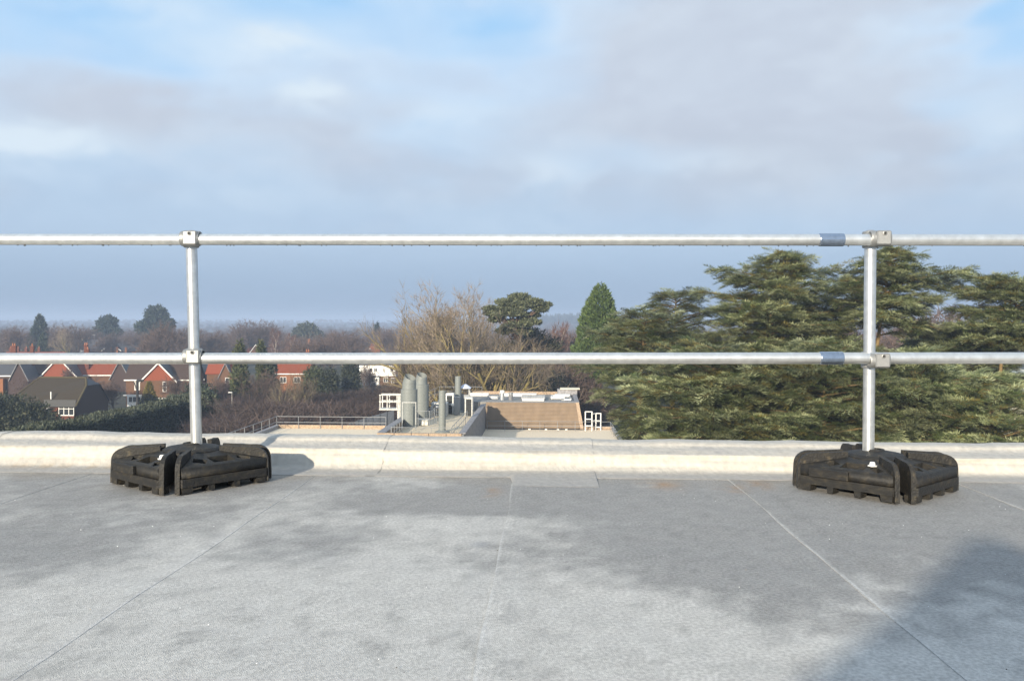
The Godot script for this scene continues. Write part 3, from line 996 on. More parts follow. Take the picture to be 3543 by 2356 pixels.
	for x in [-17.1, -16.35, -15.3, -14.5]:
		for zz in [-92.4, -91.0]:
			var q := Geo.new()
			q.abox(Vector3(x - 0.05, -8.35, zz - 0.05), Vector3(x + 0.05, -6.9, zz + 0.05))
			part(pf, "post", q, M.white_steel)
	for y in [-6.9, -7.62]:
		for zz in [-92.4, -91.0]:
			var q := Geo.new()
			q.abox(Vector3(-17.2, y - 0.05, zz - 0.06), Vector3(-14.2, y + 0.05, zz + 0.06))
			part(pf, "rail", q, M.white_steel)
	for x in [-15.15, -14.85]:
		var q := Geo.new()
		q.abox(Vector3(x - 0.13, GROUND, -91.3), Vector3(x + 0.13, -6.9, -91.05))
		part(pf, "column", q, M.white_steel)
	# inverted U guard in front of the thick flue
	var hp := thing("guard_hoop", "pale tubular hoop standing before the nearest thick flue", "guard frame")
	var hg := Geo.new()
	for x in [-13.05, -11.78]:
		hg.rod(Vector3(x, -9.25, -80.6), Vector3(x, -6.72, -80.6), 0.04, 8)
	hg.rod(Vector3(-13.09, -6.72, -80.6), Vector3(-11.74, -6.72, -80.6), 0.04, 8)
	part(hp, "hoop", hg, M.white_steel)
	# plant cabinets
	cabinet("louvre_cabinet", "tall pale cabinet with a dark louvred opening by the right railing", Vector3(-7.85, -9.3, -93.2), Vector3(0.86, 2.1, 1.3), M.white_steel, true)
	cabinet("white_cabinet", "white arched-top plant cabinet just right of the slim front flue", Vector3(-10.15, -9.3, -95.4), Vector3(0.9, 2.3, 1.2), M.white, true)
	cabinet("grey_cabinet", "small grey cabinet squeezed beside the white arched cabinet", Vector3(-9.3, -9.3, -94.6), Vector3(0.6, 1.9, 1.0), M.grey_steel, false)
	cabinet("air_handler", "low white air unit behind the railings left of the slim flue", Vector3(-11.0, -9.3, -93.0), Vector3(1.7, 1.5, 1.6), M.white_steel, true)
	cabinet("pump_box", "white low box at the foot of the thick flues", Vector3(-11.6, -9.3, -84.6), Vector3(1.0, 0.55, 0.8), M.white_steel, false)
	# pagoda-shaped vent cowl on a mast
	var vc := thing("vent_cowl", "white pyramid-topped vent cowl behind the back slim flue", "vent cowl", Vector3(-8.75, -9.3, -98.3))
	var vg := Geo.new()
	vg.lathe([Vector2(0.95, 2.62), Vector2(0.95, 2.68), Vector2(0.25, 3.06), Vector2(0.0, 3.12)], 4, Transform3D(Basis(Vector3.UP, PI / 4), Vector3.ZERO))
	vg.lathe([Vector2(0.0, 2.62), Vector2(0.95, 2.62)], 4, Transform3D(Basis(Vector3.UP, PI / 4), Vector3.ZERO))
	part(vc, "cap", vg, mk(lc(0.62, 0.66, 0.78), 0.5))
	vg = Geo.new()
	for x in [-0.5, 0.5]:
		for zz in [-0.5, 0.5]:
			vg.rod(Vector3(x, 0, zz), Vector3(x, 2.65, zz), 0.06, 6)
	part(vc, "frame", vg, M.white_steel)
	vg = Geo.new()
	vg.abox(Vector3(-0.42, 0, -0.42), Vector3(0.42, 1.9, 0.42))
	part(vc, "duct", vg, M.grey_steel)
	# tangle of pipes
	var pi := thing("pipe_run", "tangle of silver pipes and valves behind the slim front flue", "pipes")
	var rng := RandomNumberGenerator.new()
	rng.seed = 83
	for k in 16:
		var pg := Geo.new()
		var a := Vector3(rng.randf_range(-11.6, -10.0), rng.randf_range(-9.1, -7.6), rng.randf_range(-94, -88))
		var b: Vector3 = a + [Vector3(rng.randf_range(0.5, 1.4), 0, 0), Vector3(0, -rng.randf_range(0.4, 1.5), 0), Vector3(0, 0, rng.randf_range(0.6, 2.0))][k % 3]
		b.y = maxf(b.y, -9.28)
		pg.tube([a, b], [0.07, 0.07], 8)
		part(pi, "pipe", pg, M.silver if k % 2 else M.grey_steel)
		if k % 4 == 0:
			var vg2 := Geo.new()
			vg2.cbox(Transform3D(Basis(), b), Vector3(0.3, 0.26, 0.3), 0.03)
			part(pi, "valve", vg2, M.white)
	# things on the upper roof
	var sk := thing("rooflight", "silver ribbed box lying on the roof above the louvred screen", "rooflight", Vector3(-1.05, -8.42, -104.6))
	var sg := Geo.new()
	sg.abox(Vector3(-1.3, 0, -2.2), Vector3(1.3, 0.28, 2.2))
	part(sk, "kerb", sg, M.white)
	for k in 9:
		sg = Geo.new()
		sg.abox(Vector3(-1.42, 0.285 + 0.012 * (k % 2), -2.3 + k * 0.52), Vector3(1.42, 0.36 + 0.02 * (k % 2), -2.3 + k * 0.52 + 0.49))
		part(sk, "panel", sg, M.silver)
	var du := thing("pipe_loop", "white pipes and flat ducts on the roof beside the silver rooflight", "pipes", Vector3(2.2, -8.42, -105.0))
	for q in [[Vector3(-1.0, 0.22, 0.9), Vector3(0.5, 0.22, 0.9), 0.15, M.white], [Vector3(-1.0, 0.22, 0.9), Vector3(-1.0, 0.22, -1.5), 0.15, M.white], [Vector3(-1.0, 0.25, -1.5), Vector3(1.2, 0.25, -1.5), 0.12, M.white], [Vector3(1.2, 0.25, -1.5), Vector3(1.2, 0.25, 2.6), 0.1, M.silver], [Vector3(0.4, 0.15, 2.6), Vector3(1.2, 0.15, 2.6), 0.1, M.white]]:
		var pg := Geo.new()
		pg.rod(q[0], q[1], q[2], 8)
		part(du, "pipe", pg, q[3])
	var dg := Geo.new()
	dg.abox(Vector3(-0.6, 0.0, -4.4), Vector3(1.3, 0.32, -2.6))
	part(du, "flat_duct", dg, M.white)
	dg = Geo.new()
	dg.abox(Vector3(0.1, 0.0, 0.6), Vector3(1.0, 0.2, 2.2))
	part(du, "tray", dg, M.grey_steel)
	slim("short_flue", "short shiny flue with a pale top on the upper roof, left one", Vector3(-4.75, -8.42, -103.4), 0.26, 1.15, M.silver)
	slim("short_flue", "short darker flue standing right of the shiny short flue", Vector3(-3.72, -8.42, -103.0), 0.26, 0.92, M.grey_clad)
	cabinet("roof_hatch", "grey box with pale slab on top at the far corner of the upper roof", Vector3(3.2, -8.42, -110.0), Vector3(2.5, 0.85, 1.4), M.coping_grey, false)
	var hs := Geo.new()
	hs.abox(Vector3(2.3, -7.56, -110.9), Vector3(4.75, -7.42, -109.1))
	part(get_node("roof_hatch"), "slab", hs, M.cream).position = -get_node("roof_hatch").position
	cabinet("solar_tray", "small tilted silver panels beside the short flues", Vector3(-5.9, -8.42, -104.5), Vector3(1.3, 0.42, 1.0), M.silver, false)
	cabinet("roof_duct", "long white duct lying across the back of the upper roof", Vector3(-3.0, -8.42, -109.0), Vector3(4.6, 0.36, 0.9), M.white, false)
	cabinet("roof_duct", "short white duct at the back behind the right gallery rail", Vector3(-7.9, -8.42, -109.0), Vector3(2.4, 0.36, 0.9), M.white, false)
	# caged ladder at the right
	var la := thing("cat_ladder", "white ladder with safety hoops at the right end of the screen", "ladder")
	for q in [[4.95, -98.9, -9.3, 0.75], [6.2, -99.6, -9.55, 0.55]]:
		for sx in [0.0, q[3]]:
			var lg := Geo.new()
			lg.rod(Vector3(q[0] + sx, -11.48, q[1]), Vector3(q[0] + sx, q[2], q[1]), 0.07, 8)
			part(la, "stile", lg, M.white)
		for y in [q[2], q[2] - 0.85, q[2] - 1.6]:
			var lg := Geo.new()
			lg.rod(Vector3(q[0] - 0.05, y, q[1]), Vector3(q[0] + q[3] + 0.05, y, q[1]), 0.055, 8)
			part(la, "rung", lg, M.white)
	for y in [-9.55, -10.35]:
		var lg := Geo.new()
		lg.rod(Vector3(5.7, y, -98.9), Vector3(6.2, y, -99.6), 0.05, 6)
		part(la, "brace", lg, M.white)
	# dark pitched metal roof behind the left railing
	var sr := thing("seam_roof", "dark standing-seam roof rising behind the left lower railing", "roof")
	var px := 742.0
	while px < 905.0:
		var e := px + 16.5
		var t0 := lerpf(992, 951, (px - 742.0) / 140.0)
		var t1 := lerpf(992, 951, (e - 742.0) / 140.0)
		var a := at(px, 999, 92.0)
		var b := at(e, 999, 92.0)
		var c := at(e, maxf(t1, 944), 100.0)
		var d := at(px, maxf(t0, 944), 100.0)
		var gg := Geo.new()
		gg.prism([a, b, c, d], Vector3(0, -0.12, -0.1))
		var nn := (b - a).cross(d - a).normalized()
		if nn.y < 0:
			nn = -nn
		var sd := (d - a)
		gg.tube([a + nn * 0.06, d + nn * 0.06], [0.05, 0.05], 4)
		part(sr, "seam_panel", gg, M.seam_roof)
		px = e
	var bw := Geo.new()
	var w0 := at(746, 1000, 93.0)
	var w1 := at(904, 1000, 93.0)
	bw.abox(Vector3(w0.x, GROUND, w0.z - 6.5), Vector3(w1.x, w0.y - 0.2, w0.z))
	part(sr, "wall", bw, M.brick_brown)

func flue(called: String, label: String, where: Vector3, r: float, h: float, r2: float, h2: float, slant: float) -> void:
	var o := thing(called, label, "flue", where)
	var g := Geo.new()
	g.lathe([Vector2(r * 1.06, 0), Vector2(r * 1.06, 0.12), Vector2(r, 0.14), Vector2(r, h * 0.45), Vector2(r * 1.012, h * 0.455), Vector2(r * 1.012, h * 0.47), Vector2(r, h * 0.475), Vector2(r, h), Vector2(r2 * 0.98, h + 0.02)], 28)
	part(o, "drum", g, M.duct)
	# upper sleeve: bent a little to the right, cut on the slant
	var u := Geo.new()
	var n := 28
	var low := []
	var mid := []
	var top := []
	var inn := []
	for k in n:
		var a := TAU * k / n
		var d := Vector3(cos(a), 0, sin(a))
		low.append(d * r2 + Vector3(0, h + 0.01, 0))
		mid.append(d * r2 * 1.0 + Vector3(0.0, h + h2 * 0.42, 0))
		var q := d * r2 * 0.80 + Vector3(r2 * 0.16, h + h2 + 0.02, 0)
		q.y -= (d.x + 1.0) * r2 * slant
		q.y -= d.z * r2 * 0.32
		top.append(q)
		inn.append(q * Vector3(0.93, 1, 0.93) + Vector3(r2 * 0.012, -0.5, 0))
	for k in n:
		var j := (k + 1) % n
		var nk := Vector3(cos(TAU * k / n), 0.1, sin(TAU * k / n)).normalized()
		var nj := Vector3(cos(TAU * j / n), 0.1, sin(TAU * j / n)).normalized()
		for pr in [[low, mid], [mid, top]]:
			u.tri(pr[0][k], pr[0][j], pr[1][j], nk, nj, nj, Color.WHITE, Color.WHITE, Color.WHITE)
			u.tri(pr[0][k], pr[1][j], pr[1][k], nk, nj, nk, Color.WHITE, Color.WHITE, Color.WHITE)
		u.tri(top[k], top[j], inn[j], -nk, -nj, -nj, Color.WHITE, Color.WHITE, Color.WHITE)
		u.tri(top[k], inn[j], inn[k], -nk, -nj, -nk, Color.WHITE, Color.WHITE, Color.WHITE)
	u.poly(inn)
	part(o, "mouth_sleeve", u, M.duct)
	var b := Geo.new()
	b.lathe([Vector2(r2 + 0.012, h + h2 * 0.40), Vector2(r2 + 0.014, h + h2 * 0.44)], 28)
	part(o, "band", b, M.duct)

func slim(called: String, label: String, where: Vector3, r: float, h: float, m: Material = null) -> void:
	var o := thing(called, label, "flue", where)
	var g := Geo.new()
	g.lathe([Vector2(r, 0), Vector2(r, h * 0.18), Vector2(r * 1.03, h * 0.182), Vector2(r * 1.03, h * 0.195), Vector2(r, h * 0.197), Vector2(r, h), Vector2(r * 0.9, h), Vector2(r * 0.88, h - 0.4), Vector2(0.0, h - 0.4)], 20)
	part(o, "pipe", g, m if m else M.duct)
	if h > 2.0:
		var f := Geo.new()
		f.lathe([Vector2(r * 2.1, 0), Vector2(r * 2.1, 0.07), Vector2(r * 1.5, 0.13), Vector2(r * 1.02, 0.22)], 20)
		part(o, "flange", f, M.duct)
	else:
		var f := Geo.new()
		f.lathe([Vector2(r * 1.04, h * 0.72), Vector2(r * 1.04, h * 1.002), Vector2(r * 0.9, h * 1.002)], 20)
		part(o, "collar", f, M.white if m == M.silver else M.grey_steel)

func cabinet(called: String, label: String, where: Vector3, s: Vector3, m: Material, open: bool) -> void:
	var o := thing(called, label, "roof plant", where)
	var g := Geo.new()
	g.cbox(Transform3D(Basis(), Vector3(0, s.y / 2, 0)), s, minf(0.05, s.y * 0.2))
	part(o, "casing", g, m)
	if open:
		var d := Geo.new()
		d.abox(Vector3(-s.x * 0.34, 0.06, s.z / 2 - 0.01), Vector3(s.x * 0.34, s.y * 0.90, s.z / 2 + 0.02))
		part(o, "opening", d, M.dark)
		var n := 6
		for k in n:
			var l := Geo.new()
			var y := lerpf(0.1, s.y * 0.84, float(k) / (n - 1))
			l.box(Transform3D(Basis(Vector3.RIGHT, 0.6), Vector3(0, y, s.z / 2 + 0.03)), Vector3(s.x * 0.66, 0.03, 0.06))
			part(o, "louvre", l, mk(lc(0.06, 0.08, 0.08), 0.5) if not M.has("louvre") else M.louvre)
	else:
		var l := Geo.new()
		l.abox(Vector3(-s.x * 0.52, s.y * 0.98, -s.z * 0.52), Vector3(s.x * 0.52, s.y * 1.03, s.z * 0.52))
		part(o, "lid", l, m)

# ---------------------------------------------------------------- houses
func pbox(o: Node, called: String, lo: Vector3, hi: Vector3, m: Material) -> MeshInstance3D:
	var g := Geo.new()
	g.abox(lo, hi)
	return part(o, called, g, m)

# a gabled volume; axis "z": gables face front and back, axis "x": ridge runs across
func gabled(o: Node3D, x0: float, x1: float, z0: float, z1: float, eh: float, rh: float, axis: String, wall: Material, roof: Material, barge: Material, gable: Material = null) -> void:
	var g := Geo.new()
	var t := Geo.new()
	var xm := (x0 + x1) / 2.0
	var zm := (z0 + z1) / 2.0
	g.abox(Vector3(x0, -0.5, z0), Vector3(x1, eh, z1))
	part(o, "wall", g, wall)
	var ov := 0.32
	if axis == "z":
		t.prism([Vector3(x0, eh, z0), Vector3(x1, eh, z0), Vector3(xm, rh, z0)], Vector3(0, 0, z1 - z0))
		var k := (rh - eh) / (xm - x0)
		for s in [-1.0, 1.0]:
			var r := Geo.new()
			var e := Vector3(xm + s * (xm - x0 + ov), eh - ov * k, z0 - 0.25)
			var p := Vector3(xm, rh + 0.02, z0 - 0.25)
			r.prism([e, p, p + Vector3(0, 0.16, 0), e + Vector3(0, 0.16, 0)], Vector3(0, 0, z1 - z0 + 0.5))
			part(o, "roof_slope", r, roof)
			if barge:
				var b := Geo.new()
				var q := Vector3(0, 0, z1 - z0 + 0.5)
				b.prism([e + q + Vector3(0, -0.14, 0), p + q + Vector3(0, -0.14, 0), p + q + Vector3(0, 0.18, 0), e + q + Vector3(0, 0.18, 0)], Vector3(0, 0, 0.06))
				part(o, "bargeboard", b, barge)
	else:
		t.prism([Vector3(x0, eh, z0), Vector3(x0, eh, z1), Vector3(x0, rh, zm)], Vector3(x1 - x0, 0, 0))
		var k := (rh - eh) / (zm - z0)
		for s in [-1.0, 1.0]:
			var r := Geo.new()
			var e := Vector3(x0 - 0.25, eh - ov * k, zm + s * (zm - z0 + ov))
			var p := Vector3(x0 - 0.25, rh + 0.02, zm)
			r.prism([e, p, p + Vector3(0, 0.16, 0), e + Vector3(0, 0.16, 0)], Vector3(x1 - x0 + 0.5, 0, 0))
			part(o, "roof_slope", r, roof)
			if s > 0.0 and barge:
				pbox(o, "fascia", e + Vector3(0, -0.12, 0), e + Vector3(x1 - x0 + 0.5, 0.10, 0.06), barge)
	part(o, "gable_wall", t, gable if gable else wall)

func window(o: Node3D, x: float, y: float, z: float, w: float, h: float, bars: int, frame: Material, pane: Material, rail := 0.0) -> void:
	var g := Geo.new()
	var b := 0.09
	g.abox(Vector3(x - w / 2, y, z), Vector3(x + w / 2, y + b * 1.4, z + 0.09))
	g.abox(Vector3(x - w / 2, y + h - b, z), Vector3(x + w / 2, y + h, z + 0.07))
	for k in bars + 2:
		var xx := lerpf(x - w / 2 + b / 2, x + w / 2 - b / 2, float(k) / (bars + 1))
		g.abox(Vector3(xx - b / 2, y + b * 1.4, z), Vector3(xx + b / 2, y + h - b, z + 0.065))
	if rail > 0.0:
		g.abox(Vector3(x - w / 2 + b, y + h * rail - 0.04, z), Vector3(x + w / 2 - b, y + h * rail + 0.04, z + 0.06))
	var f := part(o, "window", g, frame)
	var p := Geo.new()
	p.abox(Vector3(x - w / 2 + 0.03, y + 0.05, z - 0.02), Vector3(x + w / 2 - 0.03, y + h - 0.03, z + 0.03))
	part(f, "pane", p, pane)

func chimney(o: Node3D, x: float, z: float, y0: float, y1: float, w: float, m: Material, pots: int) -> void:
	var g := Geo.new()
	g.abox(Vector3(x - w / 2, y0, z - 0.35), Vector3(x + w / 2, y1 - 0.25, z + 0.35))
	g.abox(Vector3(x - w / 2 - 0.07, y1 - 0.25, z - 0.42), Vector3(x + w / 2 + 0.07, y1, z + 0.42))
	var c := part(o, "chimney", g, m)
	for k in pots:
		var p := Geo.new()
		var xx := x + (k - (pots - 1) / 2.0) * 0.42
		p.lathe([Vector2(0.15, y1), Vector2(0.13, y1 + 0.5), Vector2(0.16, y1 + 0.55), Vector2(0.1, y1 + 0.55)], 8, Transform3D(Basis(), Vector3(xx, 0, z)))
		part(c, "pot", p, M.pot)

func house(called: String, label: String, px: float, dep: float, turn := 0.0, category := "house") -> Node3D:
	return thing(called, label, category, foot(px, dep), deg_to_rad(turn))

func make_town() -> void:
	# gable house with the golden conifer before it
	var o := house("gable_house", "brick house with orange-red white-edged front gable, behind the golden conifer", 363, 160, 6)
	gabled(o, -6.4, 6.0, -8.0, -1.6, 5.2, 8.3, "x", M.brick_brown, M.tile_brown, M.white)
	gabled(o, -3.0, 3.1, -5.0, 0.0, 4.9, 8.05, "z", M.brick_brown, M.slate, M.white, M.brick_red)
	window(o, 1.15, 2.8, 0.0, 0.72, 1.9, 0, M.white, M.glass, 0.5)
	window(o, -4.35, 3.0, -1.6, 1.0, 1.9, 1, M.white, M.curtain)
	pbox(o, "tile_skirt", Vector3(-6.6, 2.0, -1.55), Vector3(-3.0, 2.2, -0.7), M.white)
	pbox(o, "bay", Vector3(-5.9, -0.3, -1.6), Vector3(-3.2, 2.0, -0.75), M.white)
	window(o, -4.55, 0.75, -0.75, 2.2, 1.15, 2, M.white, M.glass)
	pbox(o, "porch", Vector3(0.2, -0.3, 0.0), Vector3(2.6, 1.75, 0.8), M.white)
	window(o, 1.5, 0.7, 0.8, 1.5, 0.95, 1, M.white, M.curtain)
	chimney(o, -6.0, -4.8, 7.0, 9.4, 0.9, M.brick_wall, 2)

	# mossy bungalow behind the hedge
	o = thing("bungalow", "low brick bungalow under a big mossy brown roof, behind the dark hedge", "house", foot(140, 130), deg_to_rad(-1))
	var W0 := -9.2
	var W1 := 2.0
	var e := 3.1
	pbox(o, "wall", Vector3(W0 + 0.5, -0.5, -9.4), Vector3(W1 - 0.35, e, -0.35), M.brick_wall)
	var r := Geo.new()
	var RL := Vector3(-6.4, 7.0, -4.9)
	var RR := Vector3(1.0, 7.0, -4.9)
	var g1 := Vector3(W1 + 0.2, 5.9, -2.9)
	var g2 := Vector3(W1 + 0.2, 5.9, -6.9)
	r.poly([Vector3(W0, e - 0.1, 0), Vector3(W1 + 0.2, e - 0.1, 0), g1, RR, RL])
	part(o, "roof_slope", r, M.tile_moss)
	r = Geo.new()
	r.poly([Vector3(W0, e - 0.1, -9.8), Vector3(W1 + 0.2, e - 0.1, -9.8), g2, RR, RL])
	part(o, "roof_slope", r, M.tile_moss)
	r = Geo.new()
	r.face(Vector3(W0, e - 0.1, 0), RL, Vector3(W0, e - 0.1, -9.8))
	part(o, "roof_hip", r, M.tile_moss)
	r = Geo.new()
	r.face(g1, RR, g2)
	part(o, "half_hip", r, M.slate)
	r = Geo.new()
	r.poly([Vector3(W1, -0.4, -0.3), Vector3(W1, e, -0.1), g1 - Vector3(0.2, 0, 0), g2 - Vector3(0.2, 0, 0), Vector3(W1, e, -9.7), Vector3(W1, -0.4, -9.5)])
	part(o, "gable_wall", r, M.brick_dark)
	r = Geo.new()
	r.tube([Vector3(W1 + 0.2, e, 0.0), g1, RR], [0.16, 0.16, 0.16], 5)
	r.tube([RL, RR], [0.15, 0.15], 5)
	r.tube([Vector3(W0, e, 0.0), RL], [0.13, 0.13], 5)
	part(o, "ridge_tiles", r, M.moss)
	r = Geo.new()
	r.prism([Vector3(-2.9, e - 0.22, 0.12), Vector3(W1 + 0.15, e - 0.22, 0.12), Vector3(W1 - 0.1, e + 0.75, -0.55), Vector3(-3.1, e + 0.75, -0.55)], Vector3(0, 0.07, 0.03))
	part(o, "eaves_course", r, mk(lc(0.12, 0.115, 0.105), 0.9, 0, {"tex": M.slate.albedo_texture, "scale": 0.3}))
	window(o, 0.5, 1.55, -0.35, 2.4, 1.45, 2, M.white, M.glass, 0.72)
	window(o, -2.3, 1.75, -0.35, 0.6, 1.0, 0, M.white, M.curtain)
	var vp := Geo.new()
	vp.rod(Vector3(-2.1, e + 0.9, -0.7), Vector3(-2.1, e + 2.0, -0.7), 0.1, 8)
	part(o, "vent_pipe", vp, M.white)

	# the row behind
	o = house("dark_gable_house", "house with steep dark gable at the far left edge", 41, 185, 8)
	gabled(o, -1.7, 1.7, -6.0, 0.0, 3.6, 7.1, "z", M.brick_dark, M.slate, M.grey_clad)
	gabled(o, -9.0, -1.0, -8.0, -1.5, 4.4, 8.6, "x", M.brick_dark, M.slate, M.white)
	chimney(o, -3.0, -4.6, 8.0, 10.4, 1.0, M.brick_wall, 2)
	chimney(o, 0.4, -5.6, 6.0, 10.3, 0.7, M.brick_wall, 1)
	pbox(o, "side_porch", Vector3(-5.0, -0.3, -1.5), Vector3(-3.4, 3.4, -0.4), M.brick_orange)
	o = house("red_gable_house", "red tile-hung gable house with bright white bargeboard above the mossy bungalow", 131, 190, 10)
	gabled(o, -3.6, 3.9, -8.5, 0.0, 3.6, 7.75, "z", M.brick_brown, M.slate, M.white, M.brick_red)
	gabled(o, -7.6, -3.0, -8.0, -2.0, 4.4, 7.6, "x", M.brick_brown, M.tile_brown, null)
	window(o, 0.0, 1.2, 0.0, 1.6, 1.5, 1, M.white, M.glass)
	chimney(o, 4.6, -5.0, 5.0, 9.5, 0.6, M.brick_wall, 1)
	var tr := Geo.new()
	tr.rod(Vector3(-4.4, 6.3, -2.2), Vector3(-4.4, 7.3, -2.2), 0.3, 6)
	part(o, "roof_vent", tr, M.white)
	o = house("long_red_house", "long red-tiled house behind bare trees between the two gables", 228, 195, 8)
	gabled(o, -5.2, 3.6, -8.0, 0.0, 4.0, 8.2, "x", M.brick_brown, M.tile_red, M.white)
	gabled(o, 2.6, 6.6, -7.0, 0.8, 3.2, 7.0, "z", M.brick_dark, M.slate, M.grey_clad)
	chimney(o, -4.4, -4.0, 7.0, 10.4, 0.7, M.brick_wall, 2)
	o = house("orange_roof_house", "house with clean orange-red roof right of the left guardrail post", 492, 190, 6)
	gabled(o, -1.6, 3.4, -7.0, 0.0, 4.6, 7.3, "x", M.brick_brown, mk(lc(0.46, 0.10, 0.035), 0.9, 0, {"tex": M.tile_red.albedo_texture, "scale": 0.4}), null)
	gabled(o, -6.4, -2.2, -7.0, 0.6, 3.6, 6.9, "z", M.brick_orange, M.slate, M.white, M.brick_red)
	gabled(o, 1.2, 4.0, -6.0, 0.7, 3.8, 6.7, "z", M.brick_brown, M.slate, M.grey_clad)
	window(o, 3.0, 2.4, 0.7, 0.9, 1.2, 0, M.white, M.glass)
	o = house("red_roof_house", "wide house with dull red roof behind the pale bare shrubs", 664, 188, 4)
	gabled(o, -4.6, 4.3, -7.0, 0.0, 4.9, 8.4, "x", M.brick_orange, M.tile_red, M.white)
	window(o, -1.2, 2.6, 0.0, 1.4, 1.3, 1, M.white, M.glass)
	window(o, 1.8, 2.6, 0.0, 1.4, 1.3, 1, M.white, M.glass)
	chimney(o, 3.4, -3.5, 7.4, 9.3, 0.8, M.brick_wall, 2)
	# white terrace
	o = house("white_terrace", "white boarded terrace with two white doors, left of the thick flues", 868, 218, 0)
	pbox(o, "upper_wall", Vector3(-4.5, 2.35, -7.0), Vector3(4.75, 5.1, 0.1), M.white)
	pbox(o, "lower_wall", Vector3(-4.4, -0.5, -7.0), Vector3(4.65, 2.35, -0.15), M.brick_brown)
	var tg := Geo.new()
	tg.prism([Vector3(-4.8, 5.1, 0.4), Vector3(-4.8, 5.1, -7.3), Vector3(-4.8, 7.2, -3.4)], Vector3(9.8, 0, 0))
	part(o, "roof", tg, M.slate)
	for x in [[-1.55, 2], [-0.35, 1], [1.75, 0], [3.75, 1]]:
		window(o, x[0], 3.3, 0.1, 0.86, 1.1, x[1] % 2, M.white, M.glass if x[1] else M.curtain)
	pbox(o, "porch_wall", Vector3(-4.3, -0.4, -0.15), Vector3(0.6, 2.3, 0.25), mk(lc(0.42, 0.44, 0.47), 0.6))
	pbox(o, "porch_roof", Vector3(-4.4, 2.3, -0.15), Vector3(0.7, 2.42, 0.9), M.slate)
	for x in [-1.05, 0.0]:
		var d := pbox(o, "door", Vector3(x - 0.45, -0.1, 0.25), Vector3(x + 0.45, 2.05, 0.33), M.white)
		pbox(d, "glazing", Vector3(x - 0.14, 1.0, 0.33), Vector3(x + 0.14, 1.75, 0.345), M.glass)
	window(o, 2.15, 0.75, -0.15, 1.1, 1.3, 1, M.white, M.glass)
	pbox(o, "bay", Vector3(3.55, -0.4, -0.15), Vector3(4.6, 2.0, 0.35), M.white)
	window(o, 4.1, 0.9, 0.35, 0.9, 0.95, 1, M.white, M.glass)
	pbox(o, "downpipe", Vector3(2.72, 0.0, 0.1), Vector3(2.80, 5.0, 0.17), M.grey_steel)

	# farther roofs
	o = house("slate_roof_house", "distant house with blue slate roof and dark gable above the left rail", 204, 365, 8)
	gabled(o, -5.5, 5.6, -9.0, 0.0, 3.6, 7.9, "x", M.brick_dark, M.slate, null)
	gabled(o, -5.8, -0.6, -8.0, 0.6, 2.4, 6.6, "z", M.brick_dark, M.slate, M.grey_clad)
	pbox(o, "white_dormer", Vector3(-3.6, 3.0, 0.7), Vector3(-0.2, 4.0, 0.85), M.white)
	chimney(o, -4.4, -4.5, 7.4, 8.6, 0.5, M.cream, 1)
	var an := Geo.new()
	an.rod(Vector3(0.4, 8, -4.5), Vector3(0.4, 10.4, -4.5), 0.05, 4)
	an.rod(Vector3(-0.3, 10.1, -4.5), Vector3(1.1, 10.1, -4.5), 0.05, 4)
	part(o, "aerial", an, M.grey_steel)
	o = house("white_gable_bungalow", "distant grey-roofed house with white-edged gable right of the slate roof", 288, 345, 6)
	gabled(o, -7.5, 10.0, -8.0, 0.0, 4.2, 7.0, "x", M.brick_dark, M.slate, null)
	gabled(o, -8.6, -1.6, -7.0, 1.0, 4.4, 6.8, "z", M.brick_dark, M.slate, M.white)
	gabled(o, 7.0, 9.6, -7.0, 0.8, 3.4, 5.6, "z", M.cream, M.slate, M.white)
	for x in [-5.0, -2.8, 0.6, 5.4]:
		chimney(o, x, 1.2, 2.0, 5.6 if x != -5.0 else 6.2, 0.7, M.brick_orange, 1 if x == -2.8 else 0)
	o = house("barge_gable_house", "distant house showing a white-edged gable between the two cypress tips", 588, 330, 6)
	gabled(o, -2.6, 2.6, -8.0, 0.0, 3.6, 7.2, "z", M.brick_brown, M.tile_brown, M.white)
	gabled(o, -5.0, 10.0, -12.0, -4.0, 3.2, 5.9, "x", M.brick_orange, M.tile_red, null)
	o = house("chimney_gable_house", "distant small white-edged gable with a stubby brick chimney", 707, 340, 8)
	gabled(o, -2.1, 2.1, -7.0, 0.0, 4.6, 7.0, "z", M.brick_brown, M.tile_brown, M.white)
	chimney(o, 0.4, -2.0, 6.0, 9.3, 0.9, M.brick_orange, 0)
	o = house("far_red_roof_house", "distant red-roofed house with grey gable right of the tree line gap", 862, 350, -24)
	gabled(o, -3.2, 2.4, -5.0, 0.0, 4.0, 7.0, "x", M.cream, M.tile_red, null, M.grey_clad)
	chimney(o, 2.4, -2.5, 5.0, 8.2, 0.5, M.brick_wall, 0)
	pbox(o, "rooflight", Vector3(-2.9, 4.9, -0.6), Vector3(-2.2, 5.5, -0.2), M.white)
	o = house("chimney_row_house", "far house whose paired brick chimneys just clear the mid rail at left", 70, 260, 5)
	gabled(o, -9.0, 8.0, -8.0, 0.0, 3.6, 6.3, "x", M.brick_brown, M.tile_red, null)
	for x in [-8.0, -5.8, -3.4, 0.4]:
		chimney(o, x, -4.0, 5.4, 7.6, 0.7, M.brick_wall, 1)
	# cream ribbed building glimpsed at the right edge
	o = thing("clad_building", "cream ribbed metal building glimpsed behind the rightmost cedar trunk", "building")
	var c0 := at(2325, 905, 75)
	var c1 := at(2440, 905, 75)
	pbox(o, "wall", Vector3(c0.x, GROUND, c0.z - 8), Vector3(c1.x, at(2340, 858, 75).y, c0.z), M.cream)
	var x := c0.x
	while x < c1.x:
		pbox(o, "rib", Vector3(x, GROUND, c0.z), Vector3(x + 0.08, at(2340, 858, 75).y, c0.z + 0.07), M.cream)
		x += 0.22
